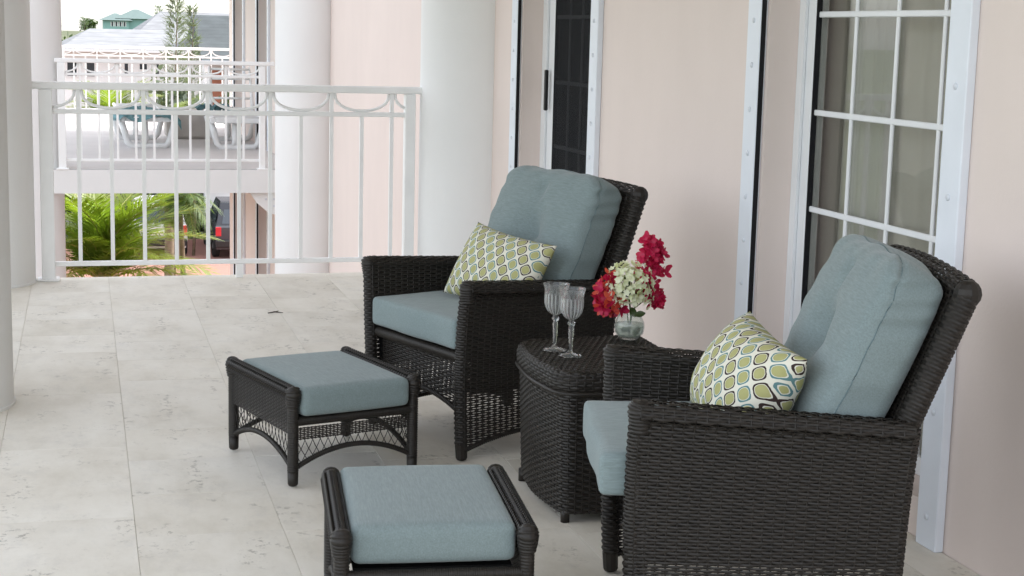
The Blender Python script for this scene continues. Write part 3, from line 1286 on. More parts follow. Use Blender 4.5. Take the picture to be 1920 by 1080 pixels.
    nrm = np.array((ax[1], -ax[0]))               # towards the sitter (+t)
    Lb = np.linalg.norm(b1 - b0)
    hb_ = 0.022
    front = [b0 + nrm * hb_ + ax * d for d in np.linspace(0, Lb - 0.03, 10)]
    th = np.linspace(-0.3, math.pi + 0.3, 11)
    rollc = b1 - ax * 0.012
    rollp = [rollc + 0.030 * (nrm * math.cos(q) + ax * math.sin(q)) for q in th]
    rear = [b0 - nrm * hb_ + ax * d for d in np.linspace(Lb - 0.035, 0, 10)]
    pf, Vb = polyline_fn(np.array(front + rollp + rear))
    wb = 0.290
    bk = MB()

    def fb(u, v):
        tz = pf(v)
        crown = 0.012 * (1 - ((u - wb) / wb) ** 2) * np.clip((tz[..., 1] - 0.6) / 0.3, 0, 1)
        return np.stack([tz[..., 0] + T0, u - wb, tz[..., 1] + crown], -1)
    weave(bk, lambda u, v: fb(2 * wb - u, v), 2 * wb, Vb)
    bk.build("woven_back", M['wicker'], root, kind="stuff")
    ln = MB()
    ln.grid(np.array([[(T0 + (b0 + ax * d)[0], y, (b0 + ax * d)[1]) for d in (0.0, Lb * .5, Lb - 0.01)] for y in np.linspace(-wb, wb, 4)]))
    ln.build("back_lining", M['deck'], root)
    for sgn in (1, -1):
        p = MB()
        pts = [(T0 + (b0 + ax * d)[0], sgn * (wb + 0.012), (b0 + ax * d)[1]) for d in np.linspace(0.27, Lb - 0.012, 8)]
        woven_post(p, pts, 0.0265, 0.0165, 0.0092)
        p.ellipsoid((T0 + rollc[0], sgn * (wb + 0.012), rollc[1]), (0.0315, 0.0285, 0.0315), 12, 8)
        p.build("back_post", M['wicker'], root)
    # seat cushion
    args = (0.60, 0.545, 0.100, 0.016, (0.006, 0.0, 0.010))

    def soft(P, h):
        P = P.copy()
        P[..., 2] += np.clip(P[..., 2] / h[2], 0, 1) * 0.0025 * np.sin(P[..., 0] * 19 + 1) * np.sin(P[..., 1] * 15 + .4)
        P[..., 0] += 0.003 * np.sin(P[..., 1] * 21 + 2) * np.clip(P[..., 0] / h[0], 0, 1)
        return P
    sc = cushion(*args, (26, 26, 8), extra=soft)
    o = sc.build("seat_cushion", M['fab_x'], root, smooth=True)
    weld(o)
    o.location = (T0 - 0.285, 0, 0.421)
    # back cushion with a central tuft

    def tuft(P, h):
        x, y, z = P[..., 0], P[..., 1], P[..., 2]
        facing = np.clip(x / h[0], 0, 1)
        r2 = (y / 0.075) ** 2 + ((z + 0.005) / 0.085) ** 2
        dent = 0.052 * np.exp(-r2) + 0.012 * np.exp(-r2 * 6)
        fold = 0.020 * np.exp(-(y / 0.028) ** 2) * np.clip(0.5 + z / 0.30, 0, 1) * np.clip((0.9 - z / h[2]) * 6, 0, 1)
        fold2 = 0.009 * np.exp(-((z + 0.02 + 0.12 * y * y) / 0.02) ** 2) * np.exp(-(y / 0.17) ** 2)
        P = P.copy()
        yn, zn = np.abs(y) / h[1], z / h[2]
        P[..., 2] -= h[2] * 0.065 * np.clip(yn, 0, 1.1) ** 5 * np.clip(zn, 0, 1) ** 2
        P[..., 1] *= 1 - 0.055 * np.clip(zn, 0, 1.1) ** 6 - 0.03 * np.clip(-zn, 0, 1.1) ** 5
        P[..., 1] += np.sign(y) * 0.004 * np.clip(yn * 8 - 7, 0, 1) * np.sin(z * 120 + x * 60) * np.clip(zn * 2, 0, 1)
        P[..., 0] -= facing * (np.maximum(dent, fold) + fold2 * 0.6)
        rim = np.exp(-((np.abs(y) - h[1] * 0.93) / 0.05) ** 2)
        P[..., 0] += rim * 0.0035 * np.sin(z * 55 + 1.3 * y) * np.sin(z * 23 + 1) * facing
        rimt = np.exp(-((z - h[2] * 0.93) / 0.05) ** 2)
        P[..., 0] += rimt * 0.004 * np.sin(y * 43 + 0.7) * np.sin(y * 17 + 2) * facing
        side = np.clip((np.abs(y) / h[1] - 0.9) * 10, 0, 1)
        P[..., 1] += np.sign(y) * side * 0.005 * np.sin(z * 47 + x * 22) * np.sin(z * 19)
        P[..., 2] += np.clip(z / h[2] - 0.85, 0, 1) * 5 * 0.006 * np.sin(y * 31 + x * 30)
        P[..., 2] -= np.exp(-(y / 0.05) ** 2) * np.clip(z / h[2], 0, 1) ** 2 * 0.008 * facing
        # soft seam step between front panel and side band
        seam = np.exp(-((x - h[0] * 0.62) / 0.006) ** 2) * np.clip((np.abs(y) / h[1] - 0.8) * 5 + (np.abs(z) / h[2] - 0.8) * 5, 0, 1)
        P[..., 1] -= np.sign(y) * seam * 0.006
        P[..., 2] -= np.sign(z) * seam * 0.005 * (np.abs(z) / h[2] > 0.9)
        return P
    args = (0.134, 0.552, 0.462, 0.028, (0.034, 0.008, 0.010))
    bc = cushion(*args, (26, 56, 48), extra=tuft)
    o = bc.build("back_cushion", M['fab_w'], root, smooth=True)
    weld(o)
    sm = MB()
    sm.tube(seam_path(0, 0.60, *args, tuft), 0.0015, 5, closed=True)
    sm.build("piping", M['seam'], o, smooth=True)
    lean = math.atan2(0.19, 0.44)
    o.location = (T0 - 0.527, 0, 0.690)
    o.rotation_euler = (0, -lean, 0)
    return root, o


chairB, _ = make_armchair()
chairF = copy_tree(chairB)


def place(o, x, y, yaw, t=-0.30):
    o.location = (x + t * math.cos(yaw), y + t * math.sin(yaw), 0)
    o.rotation_euler = (0, 0, yaw)


POSE_B = (1.180, 5.257, 3.478)
POSE_F = (1.323, 3.550, 2.895)
place(chairB, *POSE_B)
place(chairF, *POSE_F)
chairB["label"] = "dark wicker armchair farther back, between the railing and the side table"
chairF["label"] = "nearest dark wicker armchair at the right, its woven side towards the viewer"
for ch in chairF.children:
    if ch.name.startswith("seat_cushion"):
        ch.location.x += 0.075
for ch in chairB.children:
    if ch.name.startswith("seat_cushion"):
        ch.location.x += 0.012


# ------------------------------------------------------------------ ottomans
OL, OW, OH = 0.244, 0.207, 0.318


def make_ottoman():
    root = thing("ottoman", "", "ottoman", group="pair of dark wicker ottomans")
    lr = 0.0165
    for sx in (1, -1):
        for sy in (1, -1):
            p = MB()
            p.tube([(sx * OL, sy * OW, 0.012), (sx * OL, sy * OW, 0.05)], [lr, lr + 0.001], 10, round_end=True)
            p.tube([(sx * OL, sy * OW, 0.05), (sx * OL, sy * OW, OH - 0.015)], lr + 0.001, 10, wrap=0.0008, wrap_pitch=0.0075)
            p.build("leg", M['wicker'], root, smooth=True)
    BZ0, BZ1 = 0.055, 0.115

    def arch(k):
        return BZ0 + (BZ1 - BZ0) * (1 - (2 * k - 1) ** 2)

    def lattice(mb, P, W_, zlo, zhi, pitch=0.026, r_=0.0013):
        """crossing diagonal cords in the panel 0..W_ x zlo..zhi, P maps (w, z) to space"""
        H_ = zhi
        for d in (1, -1):
            k0 = -0.35
            while k0 < W_ + 0.35:
                pts = []
                for z in np.linspace(0.04, H_, 22):
                    w_ = k0 + d * (z - 0.04) * 0.48
                    w_ += d * 0.002 * math.sin(z * 60)
                    if 0.004 < w_ < W_ - 0.004 and z > zlo(w_ / W_):
                        pts.append(P(w_, z))
                if len(pts) > 1:
                    mb.tube(pts, r_, 4, caps=False)
                k0 += pitch
    for sgn in (1, -1):
        # woven arm side: outside, over the roll, short way down inside
        cr = 0.024
        cz = OH - cr
        U = 2 * OL
        mb = MB()
        for prof_, kw in (([(0.006, z) for z in np.linspace(0.165, cz - 0.006, 6)], dict(pu=0.0125, pv=0.0056, A=0.0018, th=0.0013, hf=0.97)),
                          ([(-0.006, z) for z in np.linspace(cz - 0.006, 0.175, 6)], dict(pu=0.0125, pv=0.0056, A=0.0018, th=0.0013, hf=0.97))):
            pf, V = polyline_fn(prof_)

            def fn(u, v, pf=pf, sgn=sgn):
                sz = pf(v)
                return np.stack([u - OL, sgn * (OW + sz[..., 0]), sz[..., 1]], -1)
            weave(mb, fn, U, V, samp=3, **kw)
        # braid: rows of slanted stitches laid herringbone fashion over the arm
        nrow = 8
        angs = np.linspace(-0.55, math.pi + 0.55, nrow)
        for k, q in enumerate(angs):
            d = 1 if k % 2 else -1
            x = -OL + 0.004 + (k % 3) * 0.002
            while x < OL - 0.008:
                pts = []
                for f in (0.0, 0.3, 0.7, 1.0):
                    qq = q + d * (f - 0.5) * 0.55
                    rr_ = 0.0205 + 0.0022 * math.sin(math.pi * f)
                    pts.append((x + 0.0175 * f, sgn * OW + sgn * 0.002 + rr_ * math.cos(qq), cz + rr_ * math.sin(qq)))
                mb.tube(pts, [0.0008, 0.0043, 0.0043, 0.0008], 4, caps=False)
                x += 0.0155
        mb.tube([(x, sgn * (OW + 0.002), cz) for x in np.linspace(-OL, OL, 4)], 0.0185, 10)
        mb.build("woven_side", M['wicker'], root, kind="stuff")
        kn = MB()
        for sx in (1, -1):
            ex, ey = sx * (OL + 0.001), sgn * (OW + 0.001)
            kn.tube([(ex, ey, cz - 0.040), (ex, ey, cz - 0.022), (ex + sx * 0.003, ey, cz), (ex, ey, cz + 0.012), (ex - sx * 0.004, ey, cz + 0.019)], [0.0185, 0.0225, 0.0245, 0.0225, 0.016], 12, wrap=0.0017, wrap_pitch=0.0085)
            kn.ellipsoid((ex - sx * 0.005, ey, cz + 0.016), (0.015, 0.016, 0.008), 10, 6)
        kn.build("arm_knuckles", M['wicker'], root, smooth=True, kind="stuff")
        la = MB()
        lattice(la, lambda w_, z, sgn=sgn: (w_ - OL, sgn * OW, z), 2 * OL, arch, 0.17)
        la.build("side_lattice", M['cord'], root, kind="stuff", smooth=True)
        ed = MB()
        ed.tube([(k * 2 * OL - OL, sgn * OW, arch(k)) for k in np.linspace(0.02, 0.98, 19)], 0.0085, 7, wrap=0.0008, wrap_pitch=0.007)
        ed.build("side_stretcher", M['wicker'], root, smooth=True)
    for sx in (1, -1):
        rl = MB()
        rl.tube([(sx * OL, y, 0.207) for y in np.linspace(-OW, OW, 4)], 0.0145, 10, wrap=0.0006, wrap_pitch=0.005)
        rl.build("seat_rail", M['wicker'], root, smooth=True)
        bd = MB()

        def fbnd(u, v, sx=sx):
            return np.stack([np.full(np.shape(u), sx * OL), u - OW, v + 0.147], -1)
        weave(bd, fbnd, 2 * OW, 0.040, pu=0.0125, pv=0.0056, A=0.0018, th=0.0013, samp=3, hf=0.8)
        bd.build("woven_band", M['wicker'], root, kind="stuff")
        la = MB()
        lattice(la, lambda w_, z, sx=sx: (sx * OL, w_ - OW, z), 2 * OW, arch, 0.150)
        la.build("end_lattice", M['cord'], root, kind="stuff", smooth=True)
        ed = MB()
        ed.tube([(sx * OL, k * 2 * OW - OW, arch(k)) for k in np.linspace(0.02, 0.98, 17)], 0.0085, 7, wrap=0.0008, wrap_pitch=0.007)
        ed.build("end_stretcher", M['wicker'], root, smooth=True)
    sl = MB()
    for y in (-0.135, -0.045, 0.045, 0.135):
        sl.box((-OL + 0.035, y - 0.0445, 0.206), (OL - 0.035, y + 0.0445, 0.214))
    sl.build("seat_slats", M['deck'], root, kind="stuff")
    args = (0.515, 0.372, 0.090, 0.020, (0.004, 0.002, 0.008))
    cu = cushion(*args, (26, 22, 8))
    o = cu.build("cushion", M['fab_x'], root, smooth=True)
    weld(o)
    o.location = (0.012, 0, 0.268)
    return root


ott1 = make_ottoman()
ott2 = copy_tree(ott1)
ott1.location = (0.818, 5.071, 0)
ott1.rotation_euler = (0, 0, -1.299)
ott2.location = (0.822, 3.57, 0)
ott2.rotation_euler = (0, 0, -1.69)
for ch in ott2.children:
    if ch.name.startswith("cushion"):
        ch.location.x -= 0.040
        ch.location.z += 0.003
ott1["label"] = "dark wicker ottoman farther back, its latticed legs all in view beside the back armchair"
ott2["label"] = "nearest dark wicker ottoman at the bottom of the picture, cushion seen from above"


# ------------------------------------------------------------------ side table
def rounded_poly(pts, rad, seg=8):
    out = []
    n = len(pts)
    for i in range(n):
        p0, p, p1 = (np.array(pts[k % n], float) for k in (i - 1, i, i + 1))
        r_ = rad[i]
        d0 = (p0 - p) / np.linalg.norm(p0 - p)
        d1 = (p1 - p) / np.linalg.norm(p1 - p)
        half = math.acos(np.clip(d0 @ d1, -1, 1)) / 2
        dist = r_ / math.tan(half)
        a, b = p + d0 * dist, p + d1 * dist
        c = p + (d0 + d1) / np.linalg.norm(d0 + d1) * (r_ / math.sin(half))
        a0 = math.atan2(*(a - c)[::-1]); a1 = math.atan2(*(b - c)[::-1])
        da = (a1 - a0 + math.pi) % (2 * math.pi) - math.pi
        for k in range(seg + 1):
            q = a0 + da * k / seg
            out.append(c + r_ * np.array((math.cos(q), math.sin(q))))
    return np.array(out)


TC = np.array((1.60, 4.50))
tab = thing("side_table", "low dark wicker side table with rounded lid between the two armchairs", "table", (TC[0], TC[1], 0))
lid_p = rounded_poly([(1.366, 4.238), (1.343, 4.48), (1.378, 4.762), (1.805, 4.79), (1.785, 4.22)], [0.085, 0.8, 0.095, 0.06, 0.08]) - TC
body_p = rounded_poly([(1.378, 4.240), (1.353, 4.48), (1.388, 4.750), (1.797, 4.778), (1.777, 4.228)], [0.045, 0.8, 0.06, 0.05, 0.05]) - TC


def ring_fn(poly):
    cl = np.concatenate([poly, poly[:1]])
    return polyline_fn(cl)


bf, BU = ring_fn(body_p)
mb = MB()


def body_fn(u, v):
    p = bf(u)
    s = 0.945 + 0.052 * (v / 0.355)
    return np.stack([p[..., 0] * s, p[..., 1] * s, v + 0.028], -1)


weave(mb, body_fn, BU, 0.355, pu=0.023, pv=0.0086)
mb.build("woven_body", M['wicker'], tab, kind="stuff")
ln = MB()
us = np.linspace(0, BU, 60)
ln.grid(np.array([[np.array((bf(u)[0] * s * 0.985, bf(u)[1] * s * 0.985, z)) for (s, z) in ((0.945, 0.028), (0.995, 0.384))] for u in us]))
ln.build("body_lining", M['deck'], tab)
lf, LU = ring_fn(lid_p)
mb = MB()
# lid rim: outside face plus rounding over to the top
ip, IV = polyline_fn([(0.985, 0.356), (1.0, 0.372), (1.003, 0.395), (0.99, 0.411), (0.965, 0.419), (0.93, 0.4205)])
L2 = lid_p


def lid_fn(u, v):
    p = lf(u)
    q = np.stack([np.interp(v, np.linspace(0, 0.105, 6), [0.985, 1.0, 1.003, 0.99, 0.968, 0.94]),
                  np.interp(v, np.linspace(0, 0.105, 6), [0.388, 0.402, 0.420, 0.438, 0.4475, 0.4495])], -1)
    return np.stack([p[..., 0] * q[..., 0], p[..., 1] * q[..., 0], q[..., 1]], -1)


weave(mb, lid_fn, LU, 0.105, pu=0.023, pv=0.0098)
mb.build("woven_lid_rim", M['wicker'], tab, kind="stuff")
mb = MB()
xs, ys_ = lid_p[:, 0], lid_p[:, 1]


def inside(x, y, s=0.945):
    px, py = lid_p[:, 0] * s, lid_p[:, 1] * s
    c = np.zeros(x.shape, bool)
    for i in range(len(px)):
        j = i - 1
        cond = ((py[i] > y) != (py[j] > y)) & (x < (px[j] - px[i]) * (y - py[i]) / (py[j] - py[i] + 1e-12) + px[i])
        c ^= cond
    return c


def top_fn(u, v):
    return np.stack([xs.min() + v, ys_.min() + u, np.full(np.shape(u), 0.4485)], -1)


weave(mb, lambda u, v: top_fn(ys_.max() - ys_.min() - u, v), ys_.max() - ys_.min(), xs.max() - xs.min(), pu=0.022, pv=0.0105,
      mask=lambda u, v: inside(xs.min() + v, ys_.max() - u), A=0.0018)
mb.build("woven_lid_top", M['wicker'], tab, kind="stuff")
ln = MB()
q = lid_p * 0.965
ln.add(np.concatenate([np.c_[q, np.full(len(q), 0.4455)], np.c_[q, np.full(len(q), 0.390)]]),
       [list(range(len(q))), list(range(len(q), 2 * len(q)))[::-1]] + [[i, i + len(q), (i + 1) % len(q) + len(q), (i + 1) % len(q)] for i in range(len(q))])
ln.build("lid_board", M['deck'], tab)
ed = MB()
pl = np.array([(*(p * 0.997), 0.3865) for p in lid_p])
ed.tube(pl, 0.0075, 6, closed=True)
ed.build("lid_seam", M['wicker'], tab, smooth=True)
for cx_, cy_ in ((1.405, 4.275), (1.405, 4.72), (1.74, 4.73), (1.73, 4.27)):
    p = MB()
    p.tube([(cx_ - TC[0], cy_ - TC[1], 0.0), (cx_ - TC[0], cy_ - TC[1], 0.04)], 0.013, 10)
    p.build("foot", M['wicker'], tab, smooth=True)
TZ = 0.4525

# ------------------------------------------------------------------ goblets


def make_goblet():
    root = thing("goblet", "", "wine glass", group="cut crystal goblets")
    ft = MB()
    ft.lathe([(0.0001, 0.0), (0.034, 0.0), (0.0355, 0.0015), (0.034, 0.0032), (0.018, 0.0062), (0.009, 0.0105), (0.0058, 0.016), (0.0001, 0.016)], 40)
    ft.build("foot", M['crystal'], root, smooth=True)
    st = MB()
    st.lathe([(0.0001, 0.0162), (0.0052, 0.0162), (0.0062, 0.04), (0.0086, 0.076), (0.0092, 0.082), (0.0062, 0.089), (0.0075, 0.0915), (0.0125, 0.097), (0.0125, 0.1005), (0.0075, 0.106), (0.0062, 0.1085), (0.0001, 0.1085)], 8)
    st.build("stem", M['crystal'], root, smooth=False)
    bo = MB()
    outer = [(0.0001, 0.1087), (0.008, 0.109), (0.0155, 0.113), (0.0245, 0.121), (0.0315, 0.133), (0.0350, 0.146), (0.0355, 0.160), (0.0352, 0.175), (0.0358, 0.186), (0.0380, 0.196), (0.0408, 0.2055)]
    inner = [(0.0398, 0.2058), (0.0362, 0.194), (0.0342, 0.184), (0.0335, 0.172), (0.0336, 0.160), (0.0330, 0.147), (0.0296, 0.135), (0.0228, 0.124), (0.014, 0.1165), (0.006, 0.114), (0.0001, 0.1138)]

    def cut(an, z, r_):
        w_ = np.clip((z - 0.112) / 0.01, 0, 1) * np.clip((0.186 - z) / 0.016, 0, 1)
        fl = np.abs(np.mod(an * 18 / (2 * np.pi), 1) - 0.5) * 2
        return 1 - 0.055 * w_ * fl
    on = len(outer)
    dense_o = np.array(outer); dense_i = np.array(inner)

    def dens(p, k=3):
        s = np.linspace(0, len(p) - 1, (len(p) - 1) * k + 1)
        return np.stack([np.interp(s, np.arange(len(p)), p[:, 0]), np.interp(s, np.arange(len(p)), p[:, 1])], 1)
    full = np.concatenate([dens(dense_o), dens(dense_i)])
    no = len(dens(dense_o))

    def mod(an, z, r_):
        m_ = cut(an, z, r_)
        m_ = np.broadcast_to(m_, (len(full), an.shape[1])).copy()
        m_[no:] = 1.0
        return m_
    bo.lathe(full, 108, mod=mod)
    b = bo.build("bowl", M['crystal_cut'], root, smooth=True)
    return root


gob = make_goblet()
gob2 = copy_tree(gob)
gob.location = (1.449, 4.560, TZ)
gob2.location = (1.470, 4.468, TZ)
gob2.rotation_euler = (0, 0, 0.3)
gob["label"] = "cut crystal goblet farther back on the table, the left one of the two"
gob2["label"] = "cut crystal goblet nearer the front of the table, overlapping the other one"

# ------------------------------------------------------------------ vase and flowers
VX, VY = 1.740, 4.70
vs_ = MB()
po = [(0.0001, 0.0), (0.026, 0.0), (0.036, 0.006), (0.045, 0.020), (0.0485, 0.038), (0.046, 0.056), (0.038, 0.072), (0.0335, 0.080), (0.0345, 0.084)]
pi_ = [(0.0325, 0.084), (0.0315, 0.080), (0.036, 0.071), (0.0435, 0.056), (0.046, 0.038), (0.0425, 0.021), (0.034, 0.009), (0.0001, 0.007)]
vs_.lathe(po + pi_, 40)
vase = single("vase", vs_, M['vase'], "small round clear glass vase holding the flowers on the side table", "vase", (VX, VY, TZ), smooth=True)
wt = MB()
wt.lathe([(0.0001, 0.0074), (0.0335, 0.0094), (0.042, 0.0213), (0.0455, 0.038), (0.044, 0.050), (0.0001, 0.050)], 32)
wto = wt.build("water", M['water'], vase, smooth=True)

RIGHT = np.array((0.962, -0.272, 0.0)); FWD = np.array((0.272, 0.962, 0.0))


def petal_disc(n_pet, r_, cup=0.25, wid=0.55, seg=4):
    mb = MB()
    for k in range(n_pet):
        a = 2 * math.pi * k / n_pet + 0.1
        d = np.array((math.cos(a), math.sin(a), 0)); s = np.array((-math.sin(a), math.cos(a), 0))
        rows = []
        for i in range(seg + 1):
            t = i / seg
            wv = wid * r_ * math.sin(math.pi * (0.12 + 0.80 * t)) ** 0.8
            zz = cup * r_ * t * t
            c = d * r_ * t + np.array((0, 0, zz))
            rows.append([c - s * wv * 0.5 + (0, 0, 0.08 * r_), c, c + s * wv * 0.5 + (0, 0, 0.08 * r_)])
        mb.grid(np.array(rows))
    return mb


def orient(direction, roll):
    q = Vector(direction).to_track_quat('Z', 'Y')
    return (q.to_matrix() @ Matrix.Rotation(roll, 3, 'Z')).to_euler()


base = np.array((VX, VY, TZ))
# hydrangea-like white head
heads = thing("white_blossom", "cream white cluster of small florets in the middle of the bouquet", "flower", (VX, VY, TZ + 0.05))
fl_me = petal_disc(5, 0.0105, 0.30, 0.85).mesh("floret", True)
fl_me.materials.append(M['floret'])
hc = np.array((0.0, -0.005, 0.113)) + RIGHT * -0.006
N = 240
for i in range(N):
    z_ = 1 - 1.65 * (i + 0.5) / N
    a = i * 2.39996
    rr = math.sqrt(max(0, 1 - z_ * z_))
    d = np.array((rr * math.cos(a), rr * math.sin(a), z_))
    rad = np.array((0.073, 0.064, 0.080)) * rng.uniform(0.72, 1.10)
    p = hc + d * rad + np.array([rng.gauss(0, .004) for _ in range(3)])
    dd = d + np.array([rng.uniform(-.7, .7) for _ in range(3)])
    inst("floret", fl_me, heads, p, orient(dd, rng.uniform(0, 6.28)), (rng.uniform(.75, 1.15),) * 3)
stm = MB()
stm.tube([(0, 0, -0.035), (0.004, 0, 0.02), hc - (0, 0, 0.03)], 0.0028, 6)
for i in range(26):
    d = np.array([rng.gauss(0, 1) for _ in range(3)]); d[2] = abs(d[2]) - .25; d /= np.linalg.norm(d)
    stm.tube([hc - (0, 0, 0.03), hc + d * 0.045], 0.0012, 4)
stm.build("stem", M['stem'], heads, smooth=True)

br_me = petal_disc(3, 0.019, 0.55, 0.95).mesh("bract", True)
br_me.materials.append(M['bract'])
co_me = petal_disc(3, 0.019, 0.55, 0.95).mesh("bract", True)
co_me.materials.append(M['coral'])


def sprig(label, path, n, spread, meshes, up=0.0, dens=None):
    t = thing("bougainvillea_sprig", label, "flower", (VX, VY, TZ + 0.06), 0, "magenta bougainvillea sprigs")
    path = np.array(path)
    s_ = np.linspace(0, 1, len(path))
    st = MB()
    tt = np.linspace(0, 1, 12)
    P = np.stack([np.interp(tt, s_, path[:, k]) for k in range(3)], 1)
    st.tube(np.concatenate([[(0, 0, -0.035)], P]), 0.0018, 5)
    st.build("stem", M['stem'], t, smooth=True)
    for i in range(n):
        q = rng.uniform(0.28, 1.0) if dens is None else rng.uniform(*dens)
        c = np.array([np.interp(q, s_, path[:, k]) for k in range(3)])
        d = np.array([rng.gauss(0, 1) for _ in range(3)])
        d /= np.linalg.norm(d)
        w_ = spread * (0.55 + 0.75 * math.sin(math.pi * min(1, q)))
        p = c + d * w_ * rng.uniform(0.3, 1.0)
        me = meshes[0] if (len(meshes) == 1 or rng.random() < 0.7) else meshes[1]
        inst("bract", me, t, p, orient(d + np.array((0, -0.5, 0.1)), rng.uniform(0, 6.28)), (rng.uniform(.7, 1.15),) * 3)
    return t


def off(r_, f_, z_):
    return RIGHT * r_ + FWD * f_ + np.array((0, 0, z_))


sprig("tall magenta bougainvillea sprig rising at the right of the bouquet",
      [off(0.01, 0.01, 0.03), off(0.055, 0.03, 0.10), off(0.075, 0.02, 0.17), off(0.060, 0.015, 0.215), off(0.058, 0.01, 0.255)], 130, 0.038, [br_me], dens=(0.25, 1.0))
sprig("low coral and magenta bougainvillea sprig at the left of the bouquet",
      [off(-0.01, -0.01, 0.03), off(-0.045, -0.03, 0.045), off(-0.078, -0.03, 0.055), off(-0.085, -0.02, 0.095), off(-0.070, -0.01, 0.135)], 95, 0.031, [br_me, co_me], dens=(0.22, 1.0))
sprig("short drooping magenta bougainvillea sprig behind the right side of the white cluster",
      [off(0.01, 0.02, 0.03), off(0.05, 0.04, 0.06), off(0.085, 0.03, 0.085), off(0.092, 0.02, 0.055)], 34, 0.022, [br_me], dens=(0.4, 1.0))
lv = MB()
for (r_, f_, z_, a) in ((-0.012, -0.020, 0.035, 0.3), (0.022, -0.024, 0.030, 1.1), (0.010, -0.012, 0.088, 2.0), (-0.02, -0.03, 0.095, 2.9), (0.03, -0.03, 0.085, 0.2)):
    L_ = 0.034
    o_ = np.array((VX, VY, TZ)) * 0 + off(r_, f_, z_)
    d = RIGHT * math.cos(a) + np.array((0, 0, math.sin(a)))
    s = -RIGHT * math.sin(a) + np.array((0, 0, math.cos(a)))
    rows = []
    for i in range(6):
        t = i / 5
        w_ = 0.021 * math.sin(math.pi * (0.06 + 0.90 * t)) ** 0.8
        c = o_ + d * L_ * (t - 0.5) + FWD * 0.006 * math.sin(t * 3)
        rows.append([c - s * w_ * .5, c - FWD * 0.003, c + s * w_ * .5])
    lv.grid(np.array(rows))
single("bouquet_leaves", lv, M['leaf'], "few dark green leaves low in the glass vase", "leaves", (VX, VY, TZ), smooth=True)


# ------------------------------------------------------------------ throw pillows
def make_pillow(lw, lh, th):
    nx, ny = 56, 40
    pts, uv = [], []
    mb = MB()
    for s in (1, -1):
        X = np.zeros((nx + 1, ny + 1, 3)); UVs = []
        for i in range(nx + 1):
            for j in range(ny + 1):
                a = math.sin((i / nx - .5) * math.pi) if False else (2 * i / nx - 1)
                b = 2 * j / ny - 1
                ex = 1 - 0.075 * (1 - a * a) * 0 - 0.085 * (1 - abs(a)) ** 0.0 * (b * b) * 0
                px = a * lw / 2 * (1 - 0.075 * (1 - b * b) ** 1.0 * abs(a) ** 3)
                py = b * lh / 2 * (1 - 0.085 * (1 - a * a) ** 1.0 * abs(b) ** 3)
                h = th / 2 * (max(0, 1 - abs(a) ** 2.4) ** 0.55) * (max(0, 1 - abs(b) ** 2.4) ** 0.55)
                h += 0.003 * math.sin(9 * a + 5 * b) * math.sin(7 * b + 2) * (1 - a * a) * (1 - b * b)
                X[i, j] = (px, py, s * h)
                UVs.append((a * lw / 2 * 1.12 + 0.01, b * lh / 2 * 1.16 + 0.012))
        if s > 0:
            mb.grid(X)
        else:
            i0 = mb.n
            mb.grid(X[:, :])
            mb.f[-1] = mb.f[-1][:, ::-1]
        uv += UVs
    mb.uv = np.array(uv)
    return mb


def pillow(center, bottom_to_top, normal, label, size, roll=0.0):
    mb = make_pillow(*size)
    o = mb.build("throw_pillow", M['ogee'], None, smooth=True)
    weld(o, 0.0004)
    tag(o, label, "pillow", "patterned throw pillows")
    z = Vector(normal).normalized()
    y = Vector(bottom_to_top); y = (y - z * y.dot(z)).normalized()
    x = y.cross(z)
    m_ = Matrix((x, y, z)).transposed()
    m_ = m_ @ Matrix.Rotation(roll, 3, 'Z')
    o.matrix_world = Matrix.Translation(center) @ m_.to_4x4()
    return o


def chair_pt(pose, t, s, z):
    x, y, a = pose
    return Vector((x + t * math.cos(a) - s * math.sin(a), y + t * math.sin(a) + s * math.cos(a), z))


def chair_dir(pose, t, s, z):
    x, y, a = pose
    return Vector((t * math.cos(a) - s * math.sin(a), t * math.sin(a) + s * math.cos(a), z))


pillow(chair_pt(POSE_B, -0.262, 0.095, 0.597), chair_dir(POSE_B, -0.14, 0.0, 0.25), chair_dir(POSE_B, 0.87, 0.10, 0.49),
       "green and cream ogee print pillow lying in the back armchair", (0.435, 0.280, 0.15), roll=R(-2))
pillow(chair_pt(POSE_F, -0.275, 0.02, 0.588), chair_dir(POSE_F, -0.16, -0.02, 0.25), chair_dir(POSE_F, 0.85, 0.20, 0.50),
       "green and cream ogee print pillow lying in the nearest armchair", (0.40, 0.275, 0.19), roll=R(-4))

# ------------------------------------------------------------------ curtains behind the near door


def curtain(y0, y1, x, z0, z1, folds, amp, mat, label):
    mb = MB()
    n = folds * 10
    cols = []
    for i in range(n + 1):
        t = i / n
        xx = x + amp * math.sin(2 * math.pi * folds * t) + 0.3 * amp * math.sin(7.3 * t * folds)
        cols.append([(xx - x, (y1 - y0) * t, z - z0) for z in (z0, (z0 + z1) / 2, z1)])
    mb.grid(np.array(cols))
    return single("curtain", mb, mat, label, "curtain", (x, y0, z0), "curtains", smooth=True)


curtain(4.10, 5.32, 2.63, 0.09, 2.6, 9, 0.010, M['curtain'], "beige curtain behind the left panes of the near glazed door")
curtain(4.66, 4.95, 2.604, 0.09, 2.6, 4, 0.008, M['sheer'], "pale sheer curtain behind the middle panes of the near glazed door")

# dry twig on the floor
tw = MB()
tw.tube([(-0.035, 0, 0.004), (0.0, 0.006, 0.008), (0.04, -0.002, 0.004)], [0.0025, 0.004, 0.0015], 5)
tw.tube([(0.0, 0.006, 0.008), (0.02, 0.02, 0.010)], 0.0015, 4)
single("dry_leaf", tw, M['twig'], "small dark dry leaf curled on the floor tiles near the railing", "leaf", (1.03, 7.84, 0.0))


